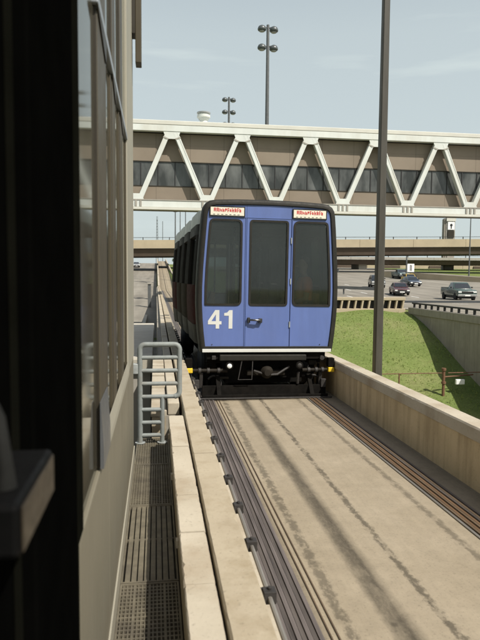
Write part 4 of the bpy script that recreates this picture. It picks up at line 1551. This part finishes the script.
bl = thing('balustrade', 'low cream concrete bridge rail with gaps along the top of the grass slope', 'railing', (8.5, 30.0, 0.15))
MB().box(3.4, 12.94, 29.95, 30.2, -0.3, 0.27).build('curb', 'overpass_tan', bl, world=True, bevel=0.02)
MB().box(3.4, 12.94, 29.95, 30.18, 0.70, 0.86).build('top_rail', 'overpass_tan', bl, world=True, bevel=0.02)
for i in range(26):
    x = 3.5 + i * 0.37
    MB().add([(x, 29.97, 0.272), (x + 0.085, 29.97, 0.272), (x + 0.155, 29.97, 0.698), (x + 0.07, 29.97, 0.698),
              (x, 30.15, 0.272), (x + 0.085, 30.15, 0.272), (x + 0.155, 30.15, 0.698), (x + 0.07, 30.15, 0.698)],
             [(0, 1, 2, 3), (7, 6, 5, 4), (0, 4, 5, 1), (1, 5, 6, 2), (2, 6, 7, 3), (3, 7, 4, 0)]).build('baluster', 'overpass_tan', bl, world=True)

MB().box(3.4, 12.94, 30.205, 30.235, 0.10, 0.69).build('gap_shade_panel', 'trim', bl, world=True)  # dark sheet added so the gaps between balusters look shaded

px, py = 11.06, 21.8
pz = terrain_z(px, py)
pg = thing('pipe_stand', 'rusty post with a pipe and small white tag box on the lower grass', 'pipe', (px, py, pz))
zt = 1.13
MB().tube([(0, 0, -0.1), (0, 0, zt)], 0.055, 12).build('post', 'rusty_pipe', pg, smooth=True)
MB().lathe([(0.0001, 0), (0.085, 0), (0.085, 0.09), (0.0001, 0.09)], (0, 0, zt - 0.06), 12).build('cap', 'rusty_pipe', pg, smooth=True)
MB().lathe([(0.0001, 0), (0.09, 0), (0.09, 0.08), (0.0001, 0.08)], (0, 0, 0.55), 12).build('flange', 'rusty_pipe', pg, smooth=True)
MB().tube([(0.0, 0, zt - 0.32), (1.35, 0.25, zt - 0.28)], 0.03, 10).build('pipe', 'rusty_pipe', pg, smooth=True)
MB().box(0.50, 0.86, -0.05, 0.06, zt - 0.62, zt - 0.42).build('tag_box', 'sign_white', pg, bevel=0.02)
fz = pz + zt - 0.16
fr_ = thing('wire_fence', 'thin rail fence across the lower grass, left of the rusty post', 'fence', (7.5, 21.7, -2.0))
MB().tube([(5.2, 21.6, fz + 0.02), (11.06, 21.8, fz)], 0.018, 8).build('rail', 'rusty_pipe', fr_, world=True)
for x in (5.3, 7.25, 9.2):
    zz = terrain_z(x, 21.7)
    MB().tube([(x, 21.7, zz - 0.05), (x, 21.7, fz + 0.02)], 0.03, 8).build('post', 'rusty_pipe', fr_, world=True)
fr_ = thing('wire_fence', 'thin rail fence running from the rusty post toward the retaining wall', 'fence', (12, 21.8, -2.0))
MB().tube([(11.24, 21.8, fz), (13.0, 21.9, fz)], 0.018, 8).build('rail', 'rusty_pipe', fr_, world=True)
MB().tube([(12.85, 21.9, pz - 0.1), (12.85, 21.9, fz)], 0.03, 8).build('post', 'rusty_pipe', fr_, world=True)


# grass blades over the slope: uncountable, one object
rnd = random.Random(21)
mb = MB()
for i in range(13000):
    x = rnd.uniform(3.2, 12.9)
    y = 13 + 16.8 * rnd.random() ** 0.8
    z = terrain_z(x, y) + (0.06 * math.sin(x * 1.7 + y * 0.9) + 0.04 * math.sin(y * 2.3 - x) if y > 17 else 0)
    a = rnd.uniform(0, math.pi)
    hgt = rnd.uniform(0.02, 0.055) if rnd.random() < 0.93 else rnd.uniform(0.1, 0.2)
    wd = rnd.uniform(0.012, 0.04)
    dx, dy = math.cos(a) * wd, math.sin(a) * wd
    lx, ly = rnd.uniform(-0.07, 0.07), rnd.uniform(-0.07, 0.07)
    mb.add([(x - dx, y - dy, z - 0.02), (x + dx, y + dy, z - 0.02), (x + lx, y + ly, z + hgt)], [(0, 1, 2)])
tag(mb.build('grass', 'grass_blade'), 'short green grass growing on the slope between track and road', 'grass', kind='stuff')

# ------------------------------------------------------------------ overpasses
def overpass(label, y, zt, fasc, zsoff, x0, x1, width, tan, piers, slope=0.0):
    t_ = thing('overpass_bridge', label, 'bridge', ((x0 + x1) / 2, y, 0))
    mb = MB()
    n = 14
    for i in range(n):
        xa, xb = x0 + (x1 - x0) * i / n, x0 + (x1 - x0) * (i + 1) / n - 0.06
        za, zb_ = zt + slope * xa, zt + slope * xb
        mb.loft([[(xa, y, za - fasc), (xa, y + 0.4, za - fasc), (xa, y + 0.4, za), (xa, y, za)],
                 [(xb, y, zb_ - fasc), (xb, y + 0.4, zb_ - fasc), (xb, y + 0.4, zb_), (xb, y, zb_)]])
    mb.build('parapet', tan, t_, world=True)
    mb = MB()
    mb.loft([[(x0, y + 0.41, zt + slope * x0 - fasc - 0.01), (x0, y + width, zt + slope * x0 - fasc - 0.01), (x0, y + width, zsoff + slope * x0), (x0, y + 0.9, zsoff + slope * x0)],
             [(x1, y + 0.41, zt + slope * x1 - fasc - 0.01), (x1, y + width, zt + slope * x1 - fasc - 0.01), (x1, y + width, zsoff + slope * x1), (x1, y + 0.9, zsoff + slope * x1)]])
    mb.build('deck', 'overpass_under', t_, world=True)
    MB().loft([[(x0, y + 0.1, zt + slope * x0 + 0.5), (x0, y + 0.2, zt + slope * x0 + 0.5), (x0, y + 0.2, zt + slope * x0 + 0.6), (x0, y + 0.1, zt + slope * x0 + 0.6)],
               [(x1, y + 0.1, zt + slope * x1 + 0.5), (x1, y + 0.2, zt + slope * x1 + 0.5), (x1, y + 0.2, zt + slope * x1 + 0.6), (x1, y + 0.1, zt + slope * x1 + 0.6)]]).build('handrail', 'trim', t_, world=True)
    for i in range(int((x1 - x0) / 6)):
        x = x0 + 3 + i * 6
        MB().box(x - 0.09, x + 0.09, y + 0.08, y + 0.22, zt + slope * x, zt + slope * x + 0.62).build('rail_post', 'trim', t_, world=True)
    for x in piers:
        zb_ = min(terrain_z(x, y + width / 2), 8) - 0.5
        MB().box(x - 1.2, x + 1.2, y + 2, y + width - 2, zb_, zsoff + slope * x - 0.01).build('pier', 'grey_concrete', t_, world=True)
    return t_


overpass('tan road overpass with dark underside crossing beyond the footbridge', 140, 10.19, 1.9, 6.5, -60, 130, 13, 'overpass_tan', (-20, 101), 0.0192)
overpass('lower grey overpass just behind the tan one over the highway', 168, 7.7, 0.75, 5.6, 22, 140, 11, 'grey_concrete', (60, 108), 0.004)
# far abutment walls under the second overpass
ab = thing('abutment_wall', 'distant tan abutment wall below the overpasses behind the highway', 'wall', (90, 205, 5))
mb = MB()
for i in range(12):
    x = 38 + i * 9
    mb.box(x, x + 8.9, 205, 206, 4.5, 7.2)
mb.build('wall_body', 'overpass_tan', ab, world=True)
for i in range(5):  # dark slabs proud of the wall, painting in the shade of recesses
    MB().box(46 + i * 17, 52 + i * 17, 204.6, 204.98, 4.5, 6.4).build('recess_shade', 'overpass_under', ab, world=True)

# sign pylon at right behind the overpass
sp = thing('sign_pylon', 'grey concrete pylon with a white symbol panel rising behind the overpass', 'sign', (91.0, 178, 3))
bx0, bx1 = 89.5, 92.5
MB().box(bx0, bx1, 178, 180, 3, 20.7).build('column', 'grey_concrete', sp, world=True, bevel=0.05)
MB().box(bx0 - 0.0, bx1 + 0.0, 177.6, 177.99, 19.7, 20.7).build('header', 'bridge_roof', sp, world=True)
MB().box(bx0 + 0.45, bx1 - 0.35, 177.7, 177.99, 17.1, 19.5).build('symbol_panel', 'sign_white', sp, world=True)
sm = MB()
xc = (bx0 + bx1) / 2 + 0.05
sm.lathe([(0.0001, 0), (0.42, 0), (0.42, 0.03), (0.0001, 0.03)], (xc, 177.66, 18.5), 18, 'Y')
sm.box(xc - 0.18, xc + 0.18, 177.66, 177.69, 17.4, 18.1)
sm.build('symbol', 'sign_black', sp, world=True)
MB().box(bx0 + 0.5, bx1 - 0.4, 177.7, 177.99, 14.7, 16.8).build('lower_panel', 'cladding_dark', sp, world=True)
MB().box(bx0 - 0.5, bx0 - 0.02, 178.2, 179.6, 3, 20.4).build('column_side', 'retaining', sp, world=True)


def thin_pole(x, y, ztop, label, kind='lamp', r=0.12):
    zb_ = terrain_z(x, y)
    t_ = thing('street_lamp', label, 'street lamp', (x, y, zb_), 0, 'thin far street lamps')
    H = ztop - zb_
    MB().tube([(0, 0, -0.1), (0, 0, H)], [r, r * 0.6], 8).build('pole', 'mast_grey', t_, smooth=True)
    if kind == 'lamp':
        for s in (-1, 1):
            MB().tube([(0, 0, H - 0.15), (s * 0.8, 0, H + 0.05)], r * 0.5, 6).build('arm', 'mast_grey', t_)
            MB().box(min(s * 0.7, s * 1.5), max(s * 0.7, s * 1.5), -0.25, 0.25, H + 0.0, H + 0.28).build('lamp_head', 'lamp_dark', t_, bevel=0.04)
    return t_


thin_pole(3.35, 108, 13.4, 'thin double headed street lamp just left of the train roof', 'lamp', 0.15)
thin_pole(4.6, 118, 14.5, 'thin bare pole between the far street lamp and the train roof', 'bare', 0.12)
thin_pole(5.35, 112, 15.0, 'thin bare pole closest to the upper edge of the train', 'bare', 0.12)
thin_pole(69.1, 126, 15.3, 'thin pole at far right beside the sign pylon', 'bare', 0.17)
t_ = thing('antenna_tower', 'hazy slender lattice antenna seen over the far overpass', 'tower', (0.6, 420, 5))
for s in (-1, 1):
    MB().tube([(s * 0.9, 0, 0), (s * 0.25, 0, 38)], 0.14, 6).build('leg', 'mast_grey', t_)
mb = MB()
for i in range(18):
    z0, z1 = i * 2, i * 2 + 2
    w0, w1 = 0.9 - 0.65 * z0 / 38, 0.9 - 0.65 * z1 / 38
    mb.tube([(-w0, 0, z0), (w1, 0, z1)], 0.08, 4)
    mb.tube([(w0, 0, z0), (-w1, 0, z1)], 0.08, 4)
mb.build('lattice', 'mast_grey', t_)
MB().tube([(3.8, 3, 0), (3.8, 3, 35)], 0.22, 6).build('whip', 'mast_grey', t_)

# direction sign by the highway
ds = thing('road_sign', 'small white road sign with a dark upright bar above the traffic on the highway', 'sign', (46.58, 106.0, h_right(106, 46)))
MB().tube([(-0.75, 0.1, -0.1), (-0.75, 0.1, 4.4)], 0.13, 8).build('post', 'mast_grey', ds)
MB().box(-0.60, 0.72, 0, 0.06, 1.45, 2.95).build('panel', 'sign_white', ds)
MB().box(-0.12, 0.02, -0.02, -0.002, 1.65, 2.75).build('symbol', 'sign_black', ds)
MB().box(0.14, 0.26, -0.02, -0.002, 1.65, 2.75).build('symbol', 'sign_black', ds)
MB().box(-0.80, -0.60, 0.0, 0.06, 2.0, 2.2).build('bracket', 'mast_grey', ds)

# guard rails on the highway
def guard_rail(label, pts, zf):
    t_ = thing('guard_rail', label, 'guard rail', (pts[0][0], pts[0][1], zf(*pts[0])))
    a, b = pts
    P3 = [Vector((a[0], a[1], zf(*a) + 0.62)), Vector((b[0], b[1], zf(*b) + 0.62))]
    MB().bar(P3[0], P3[1], 0.08, 0.34).build('rail', 'mast_grey', t_, world=True)
    n = int((P3[1] - P3[0]).length / 3.0)
    for i in range(n + 1):
        q = P3[0].lerp(P3[1], i / max(1, n))
        MB().box(q.x - 0.07, q.x + 0.07, q.y + 0.08, q.y + 0.2, q.z - 0.75, q.z + 0.1).build('post', 'mast_grey', t_, world=True)


guard_rail('long steel guard rail across the near highway lanes behind the lamp pole', ((15.0, 70), (24.2, 64)), lambda x, y: h_right(y, x) + 0.22)
guard_rail('far guard rail at the back of the highway beside the train', ((30, 150), (44, 142)), lambda x, y: h_right(y, x))


rbm = thing('ramp_barrier', 'pale concrete ramp wall curving up behind the vehicles at far right', 'barrier', (55, 104, 1.5))
mb = MB()
pr = [(44.5, 118, 3.3), (48, 110, 3.0), (52, 103, 2.5), (57, 96, 2.0), (63, 89, 1.5), (72, 82, 1.2)]
for (xa, ya, za), (xb, yb, zb2) in zip(pr, pr[1:]):
    mb.loft([[(xa, ya, -0.5), (xa + 0.3, ya + 0.3, -0.5), (xa + 0.3, ya + 0.3, za), (xa, ya, za)],
             [(xb, yb, -0.5), (xb + 0.3, yb + 0.3, -0.5), (xb + 0.3, yb + 0.3, zb2), (xb, yb, zb2)]])
mb.build('wall_body', 'overpass_tan', rbm, world=True)
# ------------------------------------------------------------------ vehicles (front toward local -y)
def vehicle(label, cat, name, paint, loc, rz, kind, group='vehicles on the highway'):
    t_ = thing(name, label, cat, loc, rz, group)
    dims = {'sedan': (4.5, 0.86), 'suv': (4.7, 0.93), 'pickup': (5.4, 0.96)}
    L, W = dims[kind]
    h = L / 2
    if kind == 'sedan':
        low = [(-h, 0.32), (-h, 0.62), (-h + 0.12, 0.74), (-h + 1.1, 0.90), (h - 0.9, 0.96), (h - 0.05, 0.90), (h, 0.55), (h - 0.05, 0.30)]
        cab = [(-h + 1.05, 0.90), (-h + 1.75, 1.38), (-h + 2.1, 1.43), (-h + 3.1, 1.42), (h - 0.55, 0.95)]
    elif kind == 'suv':
        low = [(-h, 0.42), (-h, 0.86), (-h + 0.15, 1.00), (-h + 1.2, 1.10), (h - 0.1, 1.14), (h, 0.9), (h, 0.45)]
        cab = [(-h + 1.1, 1.10), (-h + 1.75, 1.70), (-h + 2.1, 1.78), (h - 0.45, 1.76), (h - 0.1, 1.13)]
    else:
        low = [(-h, 0.45), (-h, 0.92), (-h + 0.12, 1.05), (-h + 1.4, 1.14), (h - 0.02, 1.16), (h, 0.6), (h - 0.05, 0.5)]
        cab = [(-h + 1.35, 1.13), (-h + 1.95, 1.72), (-h + 2.2, 1.80), (-h + 2.95, 1.79), (-h + 3.25, 1.16)]
    wr = 0.33 if kind == 'sedan' else 0.39
    # body: side outline lofted over the width with tumble-home
    rg = []
    for x, ins in ((-W, 0.06), (-W * 0.93, 0.0), (W * 0.93, 0.0), (W, 0.06)):
        cy = 0.0
        cz = sum(p[1] for p in low) / len(low)
        rg.append([(x, p[0] * (1 - ins * 0.4), cz + (p[1] - cz) * (1 - ins * 1.2)) for p in low])
    MB().loft(rg).build('body', paint, t_, bevel=0.025, smooth=True)
    cw0, cw1 = W * 0.94, W * 0.74
    zmin, zmax = min(p[1] for p in cab), max(p[1] for p in cab)

    def cwid(z):
        return cw0 + (cw1 - cw0) * (z - zmin) / (zmax - zmin)
    MB().loft([[(-cwid(p[1]), p[0], p[1]) for p in cab], [(cwid(p[1]), p[0], p[1]) for p in cab]]).build('cabin', paint, t_, bevel=0.03, smooth=True)
    # glass: windscreen, rear, sides (set just proud)
    a, b = cab[0], cab[1]

    def quad_pane(p0, p1, t0, t1, nrm_y):
        ya, za = p0[0] + (p1[0] - p0[0]) * t0, p0[1] + (p1[1] - p0[1]) * t0
        yb, zb2 = p0[0] + (p1[0] - p0[0]) * t1, p0[1] + (p1[1] - p0[1]) * t1
        m_ = MB()
        o_ = 0.012
        m_.add([(-cwid(za) * 0.90, ya + nrm_y * o_, za + o_), (cwid(za) * 0.90, ya + nrm_y * o_, za + o_), (cwid(zb2) * 0.88, yb + nrm_y * o_, zb2 + o_), (-cwid(zb2) * 0.88, yb + nrm_y * o_, zb2 + o_),
                (-cwid(za) * 0.90, ya - nrm_y * o_, za - o_), (cwid(za) * 0.90, ya - nrm_y * o_, za - o_), (cwid(zb2) * 0.88, yb - nrm_y * o_, zb2 - o_), (-cwid(zb2) * 0.88, yb - nrm_y * o_, zb2 - o_)],
               [(0, 1, 2, 3), (7, 6, 5, 4), (0, 4, 5, 1), (1, 5, 6, 2), (2, 6, 7, 3), (3, 7, 4, 0)])
        m_.build('windscreen', 'car_glass', t_)
    quad_pane(a, b, 0.10, 0.93, -1)
    quad_pane(cab[-1], cab[-2], 0.15, 0.93, 1)
    z0, z1 = zmin + 0.06, zmax - 0.09
    yf0, yf1 = a[0] + 0.22, b[0] + 0.12
    yr0, yr1 = cab[-1][0] - 0.18, cab[-2][0] - 0.12
    ym = (yf1 + yr1) / 2
    panes = [((yf0, yf1), (ym - 0.04, ym - 0.04)), ((ym + 0.04, ym + 0.04), (yr0, yr1))] if kind != 'pickup' else [((yf0, yf1), (yr0, yr1))]
    for s in (-1, 1):
        for (f0, f1), (r0, r1) in panes:
            pts_ = [(f0, z0), (r0, z0), (r1, z1), (f1, z1)]
            MB().loft([[(s * (cwid(z) + o_), y, z) for y, z in pts_] for o_ in (-0.02, 0.008)]).build('side_window', 'car_glass', t_)
        MB().box(min(s * W, s * (W + 0.17)), max(s * W, s * (W + 0.17)), yf0 + 0.15, yf0 + 0.27, z0 + 0.03, z0 + 0.17).build('mirror', 'trim', t_, bevel=0.02)
        MB().box(min(s * W * 0.60, s * W * 0.94), max(s * W * 0.60, s * W * 0.94), -h - 0.012, -h + 0.06, low[1][1] - 0.14, low[1][1] + 0.02).build('headlight', 'lens', t_, bevel=0.01)
        MB().box(min(s * W * 0.68, s * W * 0.96), max(s * W * 0.68, s * W * 0.96), h - 0.05, h + 0.012, 0.75, 0.90).build('tail_light', 'sign_red', t_, bevel=0.01)
        for y in (-h + 0.85, h - 0.95):
            wh = MB().lathe([(wr * 0.6, -0.11), (wr * 0.94, -0.11), (wr, -0.07), (wr, 0.07), (wr * 0.94, 0.11), (wr * 0.6, 0.11)], (s * (W - 0.09), y, wr), 24, 'X').build('wheel', 'tyre', t_, smooth=True)
            MB().lathe([(0.0001, -0.10), (wr * 0.59, -0.095), (wr * 0.59, 0.095), (0.0001, 0.10)], (s * (W - 0.09), y, wr), 16, 'X').build('rim', 'rim', wh, smooth=True)
    zg = low[1][1]
    MB().box(-W * 0.56, W * 0.56, -h - 0.014, -h + 0.05, zg - 0.20, zg - 0.01).build('grille', 'trim', t_, bevel=0.006)
    MB().box(-W * 0.97, W * 0.97, -h - 0.06, -h + 0.1, low[0][1] - 0.02, low[0][1] + 0.17).build('bumper', 'trim' if kind == 'sedan' else 'rim', t_, bevel=0.02)
    MB().box(-0.26, 0.26, -h - 0.075, -h - 0.061, low[0][1] + 0.0, low[0][1] + 0.13).build('number_plate', 'sign_white', t_)
    MB().box(-W * 0.85, W * 0.85, -h + 0.3, h - 0.3, 0.20, low[0][1] + 0.05).build('underbody', 'trim', t_)
    if kind == 'pickup':
        bd = MB()
        for s in (-1, 1):
            bd.box(min(s * W * 0.86, s * W * 0.97), max(s * W * 0.86, s * W * 0.97), -h + 3.30, h - 0.02, 1.12, 1.28)
        bd.box(-W * 0.86, W * 0.86, h - 0.12, h - 0.02, 1.12, 1.28)
        bd.build('bed_rail', paint, t_, bevel=0.015)
    return t_


def hz(x, y):
    return h_right(y, x) + 0.034


vehicle('dark green pickup truck driving on the near highway lane at far right', 'pickup truck', 'pickup_truck', 'paint_green', (30.7, 58.0, hz(30.7, 58)), R(-9), 'pickup')
vehicle('dark red car on the highway between the lamp pole and the pickup truck', 'car', 'road_car', 'paint_red', (27.7, 66.0, hz(27.7, 66)), R(-14), 'sedan')
vehicle('black off road vehicle partly hidden behind the tall lamp pole', 'suv', 'road_car', 'paint_black', (30.25, 80, hz(30.25, 80)), R(-14), 'suv')
vehicle('grey green pickup truck beside the white road sign, furthest up the highway', 'pickup truck', 'pickup_truck', 'paint_teal', (46.3, 110, hz(46.3, 110)), R(-5), 'pickup')
vehicle('dark grey blue car just behind the dark red car on the highway', 'car', 'road_car', 'paint_blue', (37.0, 84, hz(37, 84)), R(-4), 'sedan')
vehicle('yellow taxi mostly hidden behind the dark grey blue car on the highway', 'taxi', 'road_car', 'paint_yellow', (42.0, 96, hz(42.0, 96)), R(-10), 'sedan')
vehicle('silver car on the left road beside the far climbing track', 'car', 'road_car', 'paint_silver', (-5.2, 160, h_left(160) + 0.034), R(4), 'sedan')

# left roadside: low cream kerb wall, dark post
kw = thing('road_barrier', 'cream concrete barrier along the left road beyond the platform', 'barrier', (-0.9, 45, -2.8))
MB().box(-1.15, -0.85, 18, 62, -2.9, -1.9).build('barrier_body', 'ledge', kw, world=True, bevel=0.04)
bp_ = thing('utility_post', 'dark post standing between the left road and the far parapet', 'post', (-0.75, 66, -2.0))
MB().box(-0.92, -0.58, 65.8, 66.2, -2.5, 1.0).build('post', 'mast_grey', bp_, world=True, bevel=0.03)
MB().box(-1.0, -0.50, 65.72, 66.28, 1.002, 1.2).build('cap', 'grey_concrete', bp_, world=True, bevel=0.02)


# ------------------------------------------------------------------ trees on the far rise
def tree(x, y, height, seed, label):
    rd = random.Random(seed)
    z = terrain_z(x, y)
    t_ = thing('far_tree', label, 'tree', (x, y, z), rd.uniform(0, 6), 'trees on the far rise')
    MB().tube([(0, 0, -0.3), (0.1, 0, height * 0.3), (0.0, 0.15, height * 0.7)], [height * 0.035, height * 0.025, height * 0.01], 8).build('trunk', 'bark', t_, smooth=True)
    lb_ = MB()
    lf = MB()
    clumps = []
    for i in range(9):
        a = rd.uniform(0, 6.28)
        rr_ = rd.uniform(0.1, 0.36) * height
        zz = height * rd.uniform(0.35, 0.92)
        rr_ *= math.sin(math.pi * min(1, max(0.15, (zz / height - 0.15) / 0.95)))
        c = Vector((math.cos(a) * rr_, math.sin(a) * rr_, zz))
        clumps.append((c, height * rd.uniform(0.10, 0.19)))
        lb_.tube([(0, 0, height * rd.uniform(0.25, 0.55)), tuple(c * 0.98)], [height * 0.012, height * 0.005], 5)
    lb_.build('limb', 'bark', t_)
    for c, r in clumps:
        for j in range(90):
            d = Vector((rd.gauss(0, 1), rd.gauss(0, 1), rd.gauss(0, 0.8)))
            p = c + d.normalized() * r * rd.uniform(0.35, 1.15)
            u = Vector((rd.gauss(0, 1), rd.gauss(0, 1), rd.gauss(0, 1))).normalized()
            v_ = u.cross(Vector((rd.gauss(0, 1), rd.gauss(0, 1), rd.gauss(0, 1)))).normalized()
            s = height * rd.uniform(0.02, 0.045)
            lf.add([p - u * s, p + v_ * s * 0.7, p + u * s, p - v_ * s * 0.7], [(0, 1, 2, 3)])
    lf.build('crown', rd.choice(['leaf', 'leaf', 'leaf_light']), t_)


tl = ['dark round tree on the far rise just right of the climbing track', 'second dark tree right of the climbing track below the overpass',
      'low light green tree beside the far right parapet', 'tallest far dark tree close to the train roof']
for (x, y, hh, sd_), lab in zip(((6.6, 196, 4.2, 1), (9.8, 205, 5.0, 2), (5.2, 176, 2.6, 3), (12.5, 198, 6.5, 7)), tl):
    tree(x, y, hh, sd_, lab)
